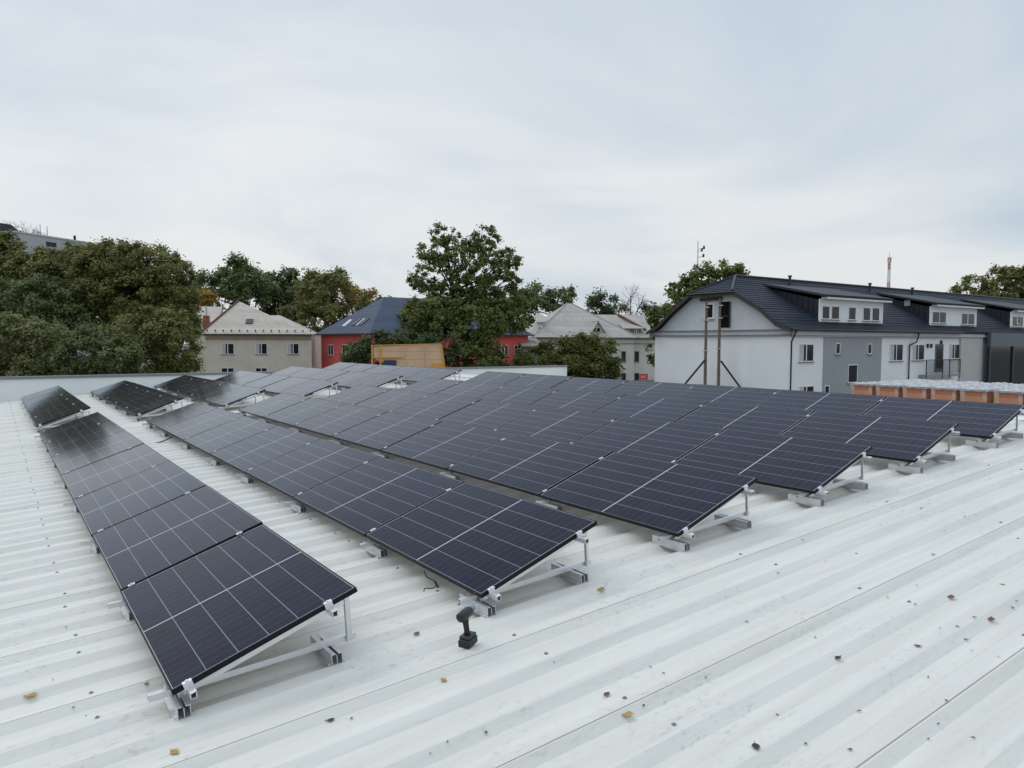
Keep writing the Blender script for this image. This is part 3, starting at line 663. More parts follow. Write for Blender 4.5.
# --- long white apartment house with dark roof, gable end towards the hall
Cw = place(790.5, 50); eN = Vector((-eyl.x, -eyl.y, 0)).normalized(); eXh = Vector((ex.x, ex.y, 0)).normalized()
Mw = basis(eN, eXh, UP, Cw)
h4 = empty('apartment_house', Mw, 'long white and grey apartment house with dark roof, dormers and half-hipped gable', 'building')
white_r = pmat('white render', (.83,.85,.855), .88, 0, .04, .4, .15, 10, dirt=(.74,.76,.765), dscale=.25)
grey_r = pmat('grey render', (.335,.355,.37), .88, 0, .05, .5, .15, 10)
beige_r = pmat('beige cladding', (.50,.49,.46), .8, 0, .06, .8)
dark_tile = course_mat('anthracite roof tiles', (.005,.008,.016), (.028,.036,.055), 'xy', .30, .30, .6, .05, spec=.22)
anth = pmat('anthracite metal', (.028,.031,.040), .4, .4, .1, 2)
clad = pmat('anthracite seamed cladding', (.026,.028,.038), .45, .3, .12, 1)
gw = hit(Mw, 655, 342, 0, 0).y; ze = hit(Mw, 792, 330.5, 1, 0).z
LB = 66.0
def ux(u, v=342, y=0): return hit(Mw, u, v, 1, y)
def gy(u, v): return hit(Mw, u, v, 0, 0)
xg0, xg1 = ux(823.5).x, ux(881.3).x
xbz0, xbz1 = ux(961, 342, -.16).x, ux(983, 342, -.16).x
b = MB(); b.box(0, LB, 0, gw, 0, ze); body = b.build('wall', white_r, h4)
b = MB(); b.box(xg0, xg1, -.05, 0, 0, ze-.32); b.build('wall', grey_r, h4)
b = MB(); b.box(xbz0, xbz1, -.16, -.001, 0, ux(961, 337.2, -.16).z); b.build('wall', beige_r, h4)
# string course round the gable and the frieze under the eaves
zs0, zs1 = gy(700, 336.3).z, gy(700, 331.0).z
b = MB(); b.box(-.16, -.001, -.1, gw+.35, zs0, zs0+.10); b.box(-.12, -.001, -.06, gw+.3, zs1-.06, zs1+.05); b.build('string_course', sill_m, body)
b = MB(); b.box(-.06, -.001, -.02, gw+.25, zs0+.10, zs1-.06); b.box(0, LB, -.28, -.052, ze-.30, ze-.02); b.box(0, xbz0, -.14, -.052, ze-.42, ze-.30); b.build('frieze', pmat('pale grey frieze', (.50,.52,.53), .85, 0, .05, 1), body)
# roof outline on the gable from the photo: flared eave, verge, half hip
hipz = gy(715, 292.3).z; yh0 = gy(736.7, 292).y; yh1 = gy(694.5, 292.8).y
yl_ = gw+.45; zl_ = gy(651.5, 331).z
ctr = (yh0+yh1)/2
verge0 = [(-.42, ze+.14), (.75, ze+.55), (2.0, ze+1.55), (yh0, hipz)]
verge1 = [(yh1, hipz), (gw-2.0, ze+1.55), (gw-.75, ze+.55), (gw+.45, ze+.05)]
# apex of the roof: where the ridge starts
apx = None
best = None
for i in range(1, 120):
    xx = i*.08; p = hit(Mw, 735.5, 276.2, 0, xx)
    if best is None or abs(p.y-ctr) < best[0]: best = (abs(p.y-ctr), p)
apx = best[1]; RZ = apx.z
b = MB()
gp = [(0.02, ze)]+[(y, z-.22) for y, z in verge0[1:]]+[(y, z-.22) for y, z in verge1[:-1]]+[(gw-.02, ze)]
b.prism(gp, 0, 0.0, .30); b.build('wall', pmat('pale blue grey gable boards', (.60,.63,.65), .85, 0, .05, 1, .1, 6), h4)
ov = .55
def course(poly, t=.16): rbm.slab(poly, t)
rbm = MB()
def courses(la, lb, ub, ua, row=.34, lift=.035):
    """one roof slope as overlapping tile courses: lower edge la-lb, upper edge ua-ub, each course raised at its butt"""
    la, lb, ub, ua = (Vector(q) for q in (la, lb, ub, ua)); n = max(1, round((((ua+ub)-(la+lb))/2).length/row))
    nr = (lb-la).cross((ua+ub)/2-(la+lb)/2).normalized(); nr = nr if nr.z > 0 else -nr
    for k_ in range(n):
        t0, t1 = k_/n, min(1, (k_+1.12)/n)
        p = [la.lerp(ua, t0)+nr*lift, lb.lerp(ub, t0)+nr*lift, lb.lerp(ub, t1)+nr*.002, la.lerp(ua, t1)+nr*.002]
        if (p[2]-p[3]).length < .02: p = p[:3]
        rbm.slab(p, .028)
def slope_(a, c, rows=True):
    rbm.slab([(-ov, a[0], a[1]-.01), (LB+ov, a[0], a[1]-.01), (LB+ov, c[0], c[1]-.01), (-ov, c[0], c[1]-.01)], .15)
    if rows: courses((-ov, a[0], a[1]), (LB+ov, a[0], a[1]), (LB+ov, c[0], c[1]), (-ov, c[0], c[1]))
for (a, c) in zip(verge0, verge0[1:]): slope_(a, c)
for (a, c) in zip(verge1, verge1[1:]): slope_(a, c, False)
for yh in (yh0, yh1):
    rbm.slab([(-ov, yh, hipz-.01), (LB+ov, yh, hipz-.01), (LB-3, ctr, RZ-.01), (apx.x, ctr, RZ-.01)], .15)
courses((-ov, yh0, hipz), (LB+ov, yh0, hipz), (LB-3, ctr, RZ), (apx.x, ctr, RZ))
rbm.slab([(-ov, yh0, hipz-.01), (-ov, yh1, hipz-.01), (apx.x, ctr, RZ-.01)], .15)
courses((-ov, yh0, hipz), (-ov, yh1, hipz), (apx.x, ctr, RZ), (apx.x, ctr, RZ))
rw = rbm.build('roof', dark_tile, h4)
vb = MB(); wood = pmat('brown verge board', (.055,.042,.034), .7, 0, .25, 3)
for vs in (verge0, verge1):
    for a, c in zip(vs, vs[1:]): vb.bar((-ov-.03, a[0], a[1]-.20), (-ov-.03, c[0], c[1]-.20), .05, .15, Vector((0,-(c[1]-a[1]),c[0]-a[0])).normalized())
vb.bar((-ov-.03, yh0, hipz-.20), (-ov-.03, yh1, hipz-.20), .05, .24)
vb.build('verge_board', wood, rw)
b = MB(); b.tube((-ov, yh0, hipz+.03), (apx.x, ctr, RZ+.05), .09, .09, 6); b.tube((-ov, yh1, hipz+.03), (apx.x, ctr, RZ+.05), .09, .09, 6); b.tube((apx.x, ctr, RZ+.05), (LB-3, ctr, RZ+.05), .10, .10, 6); b.build('ridge_tile', anth, rw)
b = MB(); b.tube((-ov-.10, yh0-.2, hipz-.10), (-ov-.10, yh1+.2, hipz-.10), .07, .07, 8); b.tube((-ov, -.50, ze+.06), (xbz0-.4, -.50, ze+.06), .075, .075, 8); b.tube((xbz1+17, -.50, ze+.06), (LB, -.50, ze+.06), .075, .075, 8); b.build('gutter', anth, rw)
# vent stacks on the ridge
for u, v in ((790, 275.5), (870, 283), (912.5, 287.5)):
    p = hit(Mw, u, v, 1, ctr-.6); b = MB(); b.tube((p.x, ctr-.6, RZ-.6), (p.x, ctr-.6, p.z-.12), .10, .10, 10); b.tube((p.x, ctr-.6, p.z-.12), (p.x, ctr-.6, p.z), .16, .16, 10); b.build('vent_pipe', anth, rw)
sheet_grey = pmat('smooth grey roof membrane', (.020,.023,.030), .6, 0, .15, .8)
# long shed dormers
def dormer(u0, u1, vtop, vbot, wins, tail=False):
    yd = 1.0
    a, c = hit(Mw, u0, vbot, 1, yd), hit(Mw, u1, vtop, 1, yd)
    xa, xc = a.x, c.x if not tail else a.x+10.2
    zb, zt = a.z, hit(Mw, u0, vtop, 1, yd).z
    bz_ = RZ-.55
    b = MB(); b.prism([(yd+.03, zb-.2), (yd+.03, zt-.05), (ctr-.3, bz_-.12), (ctr-.3, zb-.2)], 0, xa+.02, xc-.02); d = b.build('dormer', clad, h4)
    f = MB(); f.box(xa, xc, yd-.08, yd+.028, zb, zt); f.build('dormer_front', white_r, d)
    t_ = MB(); t_.box(xa+.15, xc+.45, yd-.55, yd-.085, zt, zt+.13); t_.build('fascia', white_pvc, d)
    rf_ = MB(); rf_.slab([(xa-.25, yd-.62, zt+.30), (xc+.55, yd-.62, zt+.30), (xc+.55, ctr-.05, bz_+.22), (xa-.25, ctr-.05, bz_+.22)], .16); rf_.build('dormer_roof', sheet_grey, d)
    se = MB()
    y_ = yd+.45
    while y_ < ctr-.8:
        zt_ = zt+(bz_-zt)*(y_-yd)/(ctr-.3-yd); se.box(xa-.025, xa+.02, y_-.015, y_+.015, zb-.1, zt_-.04); y_ += .45
    se.build('cladding_seam', clad, d)
    for wu0, wu1, wv0, wv1 in wins:
        p0, p1 = hit(Mw, wu0, wv0, 1, yd-.08), hit(Mw, wu1, wv1, 1, yd-.08)
        window(d, 'y', p0.x, p1.x, p1.z, p0.z, 1, proud=yd-.08)
    if tail: window(d, 'y', xa+1.2, xa+2.0, zb+.5, zt-.4, 1, proud=yd-.08)
    return d
dormer(818.5, 882.5, 298.8, 323.5, ((822,829.3,305.5,319.5),(831.3,839,305.8,319.7),(848.5,855.5,306.8,320.2),(863,870,307.2,321),(872,879,307.5,321.2)))
dormer(929.3, 976.2, 306.2, 326.5, ((932.2,939,311.3,323.2),(939.3,945.6,311.5,323.4),(961.5,967.2,313,324.8),(967.8,974,313.2,325)))
dormer(1010, 1040, 311.6, 329, ((1012.3,1017,316,326.5),(1017.4,1022.5,316.2,326.7)), tail=True)
p = hit(Mw, 907.5, 303, 0, hit(Mw, 929.3, 320, 1, 1.0).x); b = MB(); b.box(p.x-.06, p.x-.005, p.y-.25, p.y+.25, p.z-.25, p.z+.25); b.build('vent_grille', pmat('grey grille', (.3,.3,.32), .6), h4)
# windows on the long front
for u0, u1, v0, v1, sp, pr in ((798.9,813.2,343.8,361.6,2,0),(889.7,902.5,343.9,360.8,2,0),(912.2,923.8,344.2,360.2,2,0),(949,959.5,344,358.8,2,0),
                               (835.6,839.8,343,354.2,1,-.05),(867.5,871.4,343.6,354,1,-.05),(848,857,364.6,382.5,1,-.05),(798.9,813.2,386.3,404,2,0),(824.5,829,385.5,395,1,-.05)):
    p0, p1 = ux(u0, v0, pr), ux(u1, v1, pr); window(h4, 'y', p0.x, p1.x, p1.z, p0.z, sp, proud=pr, curtain=(sp == 2))
for i in range(5):
    x_ = xbz1+9+i*4.5; window(h4, 'y', x_, x_+1.3, ze-2.9, ze-1.5, 2); window(h4, 'y', x_, x_+1.3, ze-5.8, ze-4.4, 2)
# balcony door and railing
p0, p1 = ux(935.3, 344), ux(942, 371.5); b = MB(); b.box(p0.x, p1.x, -.06, -.002, p1.z, p0.z); dr_ = b.build('balcony_door', pmat('grey door', (.10,.12,.13), .4), h4)
b = MB(); b.box(p0.x+.1, p1.x-.1, -.066, -.0605, p1.z+.3, p0.z-.1); b.build('pane', glass_dark, dr_)
p0, p1 = ux(926.5, 359.8, -.6), ux(960, 373.4, -.6); b = MB(); rt_ = p0.z; fl = p1.z
b.box(p0.x, p1.x, -.6, 0, fl-.22, fl); bal = b.build('balcony', pmat('concrete slab', (.30,.30,.30), .9), h4)
b = MB(); x_ = p0.x
b.box(p0.x, p1.x, -.59, -.54, rt_-.05, rt_); b.box(p0.x, p1.x, -.59, -.55, fl+.10, fl+.14)
while x_ < p1.x: b.box(x_, x_+.018, -.578, -.56, fl+.14, rt_-.05); x_ += .14
for x_ in (p0.x, (p0.x+p1.x)/2-.2, (p0.x+p1.x)/2+1.0, p1.x-.05): b.box(x_, x_+.05, -.63, -.58, fl-.4, rt_)
b.build('railing', anth, bal)
for u, v in ((930.5, 345.8), (927, 345.8), (940.5, 342.3)):
    p = ux(u, v); b = MB(); b.box(p.x-.08, p.x+.08, -.14, -.002, p.z-.16, p.z+.16); b.build('wall_lamp', black_plastic, h4)
# downpipes
b = MB(); b.tube((-.08, -.14, 0), (-.08, -.14, ze-.75), .055, .055, 8); b.tube((-.08, -.14, ze-.75), (-.05, -.5, ze+.02), .055, .055, 8); b.build('downpipe', anth, h4)
p0 = ux(908, 352); b = MB(); b.tube((p0.x, -.12, 0), (p0.x, -.12, ze-1.0), .055, .055, 8); b.tube((p0.x, -.12, ze-1.0), (p0.x+.7, -.30, ze-.75), .055, .055, 8); b.tube((p0.x+.7, -.30, ze-.75), (p0.x+.7, -.5, ze+.02), .055, .055, 8); b.build('downpipe', anth, h4)
# glazed wing
xq = xbz1+.02; zf0, zf1 = hit(Mw, 985, 346.5, 1, -.7).z, ze+.12
b = MB(); b.box(xq, xq+16, -.80, -.52, zf0, zf1); b.build('fascia', pmat('blue grey fascia', (.085,.105,.13), .4, .3), h4)
b = MB(); b.box(xq, xq+16, -.62, -.57, zf0-4.2, zf0-.003); gz = b.build('glazing', glass_dark, h4)
b = MB()
for i in range(4): b.box(xq+i*4.9, xq+i*4.9+.28, -.74, -.621, zf0-4.2, zf0-.003)
b.box(xq, xq+16, -.72, -.621, zf0-4.5, zf0-4.202); b.build('mullion', anth, gz)
b = MB()
for z_ in (zf0-.9, zf0-1.5): b.box(xq+.3, xq+15, -.565, -.555, z_, z_+.12)
b.build('blind', pmat('brown blind', (.20,.12,.08), .8), gz)
b = MB(); b.box(xq, xq+16, -.78, -.05, 0, zf0-4.504); b.build('plinth', grey_r, h4)
# gable openings
p0, p1 = gy(704.5, 303.3), gy(714, 319); window(h4, 'x', p0.y, p1.y, p1.z, p0.z, 1, fw_=.12)
p0, p1 = gy(721.5, 302), gy(730, 327.5)
y0_, y1_ = sorted((p0.y, p1.y)); b = MB(); b.box(-.05, -.002, y0_, y1_, p1.z, p0.z); dd = b.build('loft_opening_shade', pmat('dark opening', (.008,.009,.010), .9, spec=.1), h4)  # flat black sheet stands in for the shade inside the loft opening
b = MB(); b.box(-.10, -.052, y0_-.06, y0_+.02, p1.z, p0.z); b.box(-.10, -.052, y1_-.02, y1_+.12, p1.z, p0.z+.1); b.box(-.16, -.052, y0_, y1_+.05, (p0.z*.42+p1.z*.58), (p0.z*.42+p1.z*.58)+.07); b.build('frame', wood, dd)
p0, p1 = gy(701.5, 300), gy(723, 298.5); b = MB(); b.bar((-.16, p0.y, p0.z), (-.16, p1.y, p1.z), .14, .22); b.build('lintel_beam', wood, h4)

# two old wooden poles before the gable
pole_m = pmat('weathered pole wood', (.175,.125,.088), .85, 0, .3, 2, .3, 12)
def pole(u, vt, lab, ubr, vbr, umid, vmid):
    M_ = basis(Vector((1,0,0)), Vector((0,1,0)), UP, place(u, 53.2))
    r_ = empty('wooden_pole', M_, lab, 'pole')
    top = at(u, vt, 53.2).z
    b = MB(); b.tube((0,0,0), (0,0,top), .125, .09, 12); b.build('shaft', pole_m, r_, smooth=False)
    a = at(umid, vmid, 53.2); c = at(ubr, vbr, 53.2); d = c-a; t_ = a.z/(-d.z)
    I = M_.inverted(); b = MB(); b.bar(I@a+Vector((0,-.1,0)), I@(a+d*t_)+Vector((0,-.1,0)), .12, .12); b.build('brace', anth, r_)
    b = MB()
    for dz in (-.5, -1.4, -3.6): b.box(-.17, .17, -.17, .17, top+dz, top+dz+.07)
    b.build('band', steel, r_)
pole(705.8, 301, 'slim wooden pole in front of the small gable window, braced towards the villa', 685, 383.5, 704.5, 360)
pole(719.2, 299, 'slim wooden pole in front of the dark loft opening, braced away from the villa', 739.5, 387, 720.5, 361)

# ------------------------------------------------------------------ pallets of bricks behind the hall
Tz = 2.35
pal_terr = MB(); Mp = basis(eN, eXh, UP, Vector((0,0,0)))
e0 = Mp.inverted()@at(1012, 391, 30.5)
brick_m = course_mat('packed orange bricks', (.37,.130,.065), (.54,.27,.17), 'xy', .24, .25, .85, .02)
film_m = pmat('white stretch film', (.42,.42,.43), .3, 0, .55, 5, .9, 7, spec=.6, dirt=(.30,.27,.25), dscale=2.5)
film_side = pmat('pale wrapped brick', (.50,.33,.24), .35, 0, .35, 4, .5, 10)
band_m = pmat('white strap', (.7,.7,.7), .5)
wood_p = pmat('pallet wood', (.34,.24,.15), .85, 0, .2, 3)
pal_h = e0.z-Tz
def pallet_proto():
    r_ = bpy.data.objects.new('brick_pallet', None); COL.objects.link(r_)
    b = MB(); sx_, sy_ = 1.0, 1.12
    for y in (-.5, 0, .5): b.box(-sx_/2, sx_/2, y*.98-.05, y*.98+.05, 0, .10)
    for x in (-.42, -.21, 0, .21, .42): b.box(x-.06, x+.06, -sy_/2, sy_/2, .101, .122)
    b.build('pallet', wood_p, r_)
    b = MB(); b.box(-.47, .47, -.53, .53, .123, pal_h-.03); b.build('brick_pack', brick_m, r_)
    b = MB(); n = 9
    for i in range(n+1):
        for j in range(n+1):
            x, y = -.50+1.0*i/n, -.56+1.12*j/n; edge = i in (0, n) or j in (0, n)
            b.v.append((x, y, pal_h-.025+(0 if edge else .02+.05*math.sin(7*x+3*y)*math.cos(9*y-2*x)+rng.uniform(-.02, .02))))
    b.f = [(i*(n+1)+j, (i+1)*(n+1)+j, (i+1)*(n+1)+j+1, i*(n+1)+j+1) for i in range(n) for j in range(n)]
    k0 = len(b.v)
    for x, y in ((-.50,-.56),(.50,-.56),(.50,.56),(-.50,.56)): b.v += [(x, y, pal_h-.03), (x, y, pal_h-.09-rng.uniform(0,.04))]
    for i in range(4):
        a_, c_ = k0+2*i, k0+2*((i+1) % 4); b.f.append((a_, c_, c_+1, a_+1))
    b.build('film_cover', film_m, r_, fix=False)
    for sx2 in (-.475, .4715):
        for y0_w, y1_w in ((-.531, -.36), (.34, .531)): b = MB(); b.box(sx2, sx2+.0035, y0_w, y1_w, .13, pal_h-.10); b.build('film_wrap', film_side, r_)
    return r_
pp = None; NR, NCOL = 6, 7
for i in range(NR):
    for j in range(NCOL):
        if pp is None: pp = pallet_proto(); o = pp
        else: o = copy_tree(pp)
        loc = Vector((e0.x+.5+1.12*i+rng.uniform(-.03, .03), e0.y-1.1+1.27*j+rng.uniform(-.03, .03), Tz+.005))
        o.matrix_world = Mp@Matrix.Translation(loc)@Matrix.Rotation(rng.gauss(0, .015), 4, 'Z')
        if i == 0: tag(o, f"film-topped pallet of orange bricks, {ORD[j]} along the row nearest the panels", 'brick pallet', 'pallets of wrapped bricks behind the hall')
        else: tag(o, f"wrapped brick pallet, {ORD[j]} along the {ORD[i]} row back from the panels", 'brick pallet', 'pallets of wrapped bricks behind the hall')
b = MB(); b.box(e0.x-.6, e0.x+7.6, e0.y-4, e0.y+11.5, 0, Tz); t_ = b.build('pavement', pmat('concrete yard', (.32,.31,.29), .9, 0, .1, 1)); t_.matrix_world = Mp; tag(t_, kind='structure')

# ------------------------------------------------------------------ yellow lift platform beyond the parapet
def lift():
    A, B = place(372, 41.8), place(444.5, 42.6); M_, L = frame2(A, B)
    r_ = empty('lift_platform', M_, 'raised yellow work platform with plywood side boards beyond the white parapet', 'work platform')
    yel = pmat('yellow steel', (.60,.30,.06), .5, .2, .12, 3); ply = pmat('raw plywood', (.62,.42,.26), .8, 0, .14, 1.2, .1, 8, dirt=(.50,.32,.17), dscale=.7)
    zb, zt = hit(M_, 410, 371, 1, 0).z, hit(M_, 372.5, 345.6, 1, 0).z; ztr = hit(M_, 441, 344, 1, 0).z
    xs = hit(M_, 392, 350, 1, 0).x
    b = MB(); b.prism([(xs-1.0, zt-.75), (xs-1.0, zt-.06), (L-.22, ztr), (L, zb+.15), (xs+.2, zb+.15)], 1, 0, .04); b.build('side_board', ply, r_)
    b = MB()
    for k_ in (2, 4): z = zb+.2+(zt-zb-.3)*k_/5; b.box(xs-.9, L-.25+.03*(5-k_), -.008, -.001, z, z+.018)
    for x in (L*.45, L*.72): b.box(x, x+.015, -.010, -.002, zb+.2, zt-.1)
    b.build('board_joint', pmat('dark plywood joint', (.44,.29,.15), .8), r_)
    b = MB()
    b.bar((0, 0, zb), (0, 0, zt), .09, .09); b.bar((.47, -.02, zb), (.47, -.02, zt), .09, .09); b.bar((0, -.06, zt), (L-.2, -.06, ztr+.02), .035, .035); b.bar((0, -.05, (zt+zb)/2+.05), (xs+.6, -.05, (zt+zb)/2+.05), .06, .07)
    b.bar((0, 1.6, zb), (0, 1.6, zt), .08, .08); b.bar((L, 1.6, zb), (L-.2, 1.6, ztr), .08, .08); b.bar((0, 0, zt), (0, 1.6, zt), .06, .06); b.bar((0, 1.6, zt), (L-.2, 1.6, ztr), .06, .06); b.bar((L-.2, 0, ztr), (L-.2, 1.6, ztr), .06, .06)
    b.bar((L+.03, -.02, zb), (L-.19, -.02, ztr), .08, .08)
    b.build('guard_rail', yel, r_)
    b = MB(); b.box(.06, .40, .02, .05, (zt+zb)/2+.1, zt-.05); b.build('gate_sheet', yel, r_)
    b = MB(); b.box(L-.75, L-.05, -.03, -.011, zb+.02, zb+.42); b.build('kick_plate', yel, r_)
    b = MB(); b.box(-.1, L+.1, -.1, 1.7, zb-.18, zb); b.build('deck', steel, r_)
    b = MB(); b.box(.6, .95, .05, .35, zt-.75, zt-.12); b.build('control_box', black_plastic, r_, bevel=.05)
    b = MB(); b.box(.65, 1.35, -.12, -.005, zb+.25, zb+.62); b.build('tool_box', pmat('dark blue box', (.02,.025,.09), .5), r_)
    b = MB(); zb -= .18; nst = 4; hs = (zb-.7)/nst
    for i in range(nst):
        for y in (.1, 1.5):
            b.bar((.3, y, .7+hs*i), (L-.3, y, .7+hs*(i+1)), .07, .12); b.bar((L-.3, y+.08, .7+hs*i), (.3, y+.08, .7+hs*(i+1)), .07, .12)
    b.build('scissor_arm', yel, r_)
    b = MB(); b.box(0, L, 0, 1.65, .35, .70); b.build('chassis', yel, r_)
    for x in (.5, L-.5):
        for y in (.06, 1.58): b = MB(); b.tube((x, y-.12, .36), (x, y+.12, .36), .36, .36, 18); b.build('wheel', rubber, r_)
lift()

# ------------------------------------------------------------------ block of flats on the skyline behind the woods
A, B = place(20, 150), place(97, 168); Mf, Lf = frame2(A, B)
fl = empty('block_of_flats', Mf, 'grey block of flats showing only its top floor above the woods', 'building')
conc = pmat('pale concrete panel', (.42,.43,.44), .85, 0, .1, .4, dirt=(.3,.31,.32), dscale=.2)
zt = hit(Mf, 50, 237.5, 1, 0).z; b = MB(); b.box(0, Lf, 0, 12, 0, zt); wl_ = b.build('wall', conc, fl)
b = MB(); b.box(-.15, Lf+.15, -.15, 12.15, zt, zt+.3); b.build('parapet', pmat('pale parapet', (.50,.51,.52), .8), fl)
p0, p1 = hit(Mf, 46, 241.5, 1, 0), hit(Mf, 56.5, 247.5, 1, 0); window(fl, 'y', p0.x, p1.x, p1.z, p0.z, 2, sill=False, fm=anth)
for i in range(5):
    for k_ in range(1, 7): window(fl, 'y', .8+i*2.9, 2.4+i*2.9, zt-2.4-3*k_, zt-1.0-3*k_, 2, sill=False)
p0, p1 = hit(Mf, 1.5, 239, 1, 4), hit(Mf, 20, 226, 1, 4); b = MB(); b.prism([(p0.x, zt-3), (p0.x, p1.z), (p1.x-2, p1.z), (p1.x+.8, zt+.2), (p1.x+.8, zt-3)], 1, 4, 10); b.build('penthouse', anth, fl)
for u, v in ((87, 238.5), (102, 240), (40, 224), (47, 226)):
    p = hit(Mf, u, v, 1, 5); b = MB(); b.tube((min(p.x, Lf-.5), 5, zt), (min(p.x, Lf-.5), 5, p.z), .09 if u < 60 else .28, .05 if u < 60 else .28, 6); b.build('roof_mast', anth, fl)

# ------------------------------------------------------------------ masts
def lattice(u, vt, D, w0, w1):
    p = place(u, D); top = at(u, vt, D).z
    r_ = empty('radio_tower', Matrix.Translation(p), 'thin red and white lattice radio tower beyond the apartment house ridge', 'radio tower')
    red = pmat('red tower paint', (.42,.12,.10), .6); wht = pmat('white tower paint', (.7,.7,.7), .6)
    nb = 8
    for s in range(nb):
        b = MB()
        for q in range(4):
            z0, z1 = top*(s*4+q)/(nb*4), top*(s*4+q+1)/(nb*4); a = w0+(w1-w0)*z0/top; c = w0+(w1-w0)*z1/top
            cor = ((-1,-1),(1,-1),(1,1),(-1,1))
            for i in range(4):
                (x, y), (x2, y2) = cor[i], cor[(i+1) % 4]
                b.bar((x*a, y*a, z0), (x*c, y*c, z1), .13, .13); b.bar((x*a, y*a, z0), (x2*c, y2*c, z1), .07, .07); b.bar((x2*a, y2*a, z0), (x*c, y*c, z1), .07, .07); b.bar((x*c, y*c, z1), (x2*c, y2*c, z1), .07, .07)
        b.build('lattice_section', red if s % 2 else wht, r_)
    b = MB(); b.box(-.6, .6, -.6, .6, top-2.2, top-1.9)
    for a_ in (0, 2.1, 4.2): b.box(math.cos(a_)*.7-.15, math.cos(a_)*.7+.15, math.sin(a_)*.7-.15, math.sin(a_)*.7+.15, top-1.9, top+.2)
    b.build('antenna', wht, r_); b = MB(); b.tube((0,0,top), (0,0,top+2.5), .1, .05, 6); b.build('spike', red, r_)
lattice(886.8, 257.5, 320, .75, .32)
pm_ = place(696.3, 92); tp = at(696.3, 240.5, 92).z
am = empty('antenna_mast', Matrix.Translation(pm_), 'thin pole antenna mast rising above the tree behind the gable', 'antenna mast')
b = MB(); b.tube((0,0,0), (0,0,tp), .16, .045, 8); b.build('pole', steel, am)
b = MB()
for dz, dx_ in ((-.9, .75), (-1.2, .5), (-1.9, .7)): b.bar((0,0,tp+dz-.2), (dx_,0,tp+dz), .05, .05); b.box(dx_-.1, dx_+.1, -.1, .1, tp+dz-.15, tp+dz+.25)
b.build('aerial', anth, am)
pz = place(644, 88); zz_ = at(644, 376.8, 88).z
sg = empty('shop_sign', Matrix.Translation(pz), 'small red sign board near the foot of the villa', 'sign')
b = MB(); b.box(-.5, .5, -.04, .04, zz_-.35, zz_+.35); b.build('board', pmat('red sign', (.62,.05,.06), .4), sg)
b = MB(); b.box(-.32, .3, -.046, -.0405, zz_+.06, zz_+.12); b.box(-.32, .2, -.046, -.0405, zz_-.12, zz_-.06); b.build('marking', white_pvc, sg)
b = MB(); b.tube((0,.06,0), (0,.06,zz_+.3), .04, .04, 8); b.build('post', steel, sg)

# ------------------------------------------------------------------ trees
def leaf_material(name, c1, c2, c3, rough=.6):
    m = bpy.data.materials.new(name); m.use_nodes = True; t = m.node_tree; L = t.links.new
    b = t.nodes['Principled BSDF']; b.inputs['Roughness'].default_value = rough; b.inputs['Specular IOR Level'].default_value = .25
    gm = N(t, 'ShaderNodeNewGeometry'); tc = N(t, 'ShaderNodeTexCoord')
    n = N(t, 'ShaderNodeTexNoise'); n.inputs['Scale'].default_value = .45; n.inputs['Detail'].default_value = 3; L(tc.outputs['Object'], n.inputs['Vector'])
    a = N(t, 'ShaderNodeMath', operation='MULTIPLY_ADD'); L(gm.outputs['Random Per Island'], a.inputs[0]); a.inputs[1].default_value = .45
    sh = N(t, 'ShaderNodeMapRange'); L(n.outputs[0], sh.inputs[0]); sh.inputs[1].default_value = .3; sh.inputs[2].default_value = .7; sh.inputs[4].default_value = .55; L(sh.outputs[0], a.inputs[2])
    r = N(t, 'ShaderNodeValToRGB'); L(a.outputs[0], r.inputs[0]); q = r.color_ramp.elements
    q[0].position = .1; q[0].color = (*c1, 1); q[1].position = .95; q[1].color = (*c3, 1); k_ = q.new(.55); k_.color = (*c2, 1)
    L(r.outputs[0], b.inputs['Base Color'])
    tr = N(t, 'ShaderNodeBsdfTranslucent'); L(r.outputs[0], tr.inputs[0]); mx_ = N(t, 'ShaderNodeMixShader'); mx_.inputs[0].default_value = .30
    L(b.outputs[0], mx_.inputs[1]); L(tr.outputs[0], mx_.inputs[2]); L(mx_.outputs[0], t.nodes['Material Output'].inputs[0])
    return m
LM = {
 'olive': leaf_material('olive foliage', (0.118,0.125,0.042), (0.203,0.211,0.069), (0.312,0.283,0.099)),
 'green': leaf_material('green foliage', (0.078,0.119,0.044), (0.140,0.188,0.069), (0.234,0.268,0.103)),
 'bluegreen': leaf_material('blue green foliage', (0.094,0.122,0.050), (0.166,0.192,0.076), (0.288,0.290,0.130)),
 'silver': leaf_material('silvery foliage', (0.115,0.133,0.054), (0.222,0.232,0.096), (0.421,0.406,0.185)),
 'dark': leaf_material('dark foliage', (0.053,0.081,0.033), (0.094,0.128,0.050), (0.156,0.181,0.072)),
 'oak': leaf_material('oak foliage', (0.086,0.116,0.034), (0.164,0.192,0.057), (0.281,0.261,0.081)),
 'gold': leaf_material('autumn foliage', (0.203,0.152,0.040), (0.343,0.240,0.057), (0.530,0.290,0.068)),
 'thuja': leaf_material('conifer foliage', (0.094,0.104,0.030), (0.156,0.167,0.044), (0.242,0.232,0.069)),
}
bark = pmat('grey brown bark', (.085,.070,.055), .95, 0, .3, 3, .5, 14)
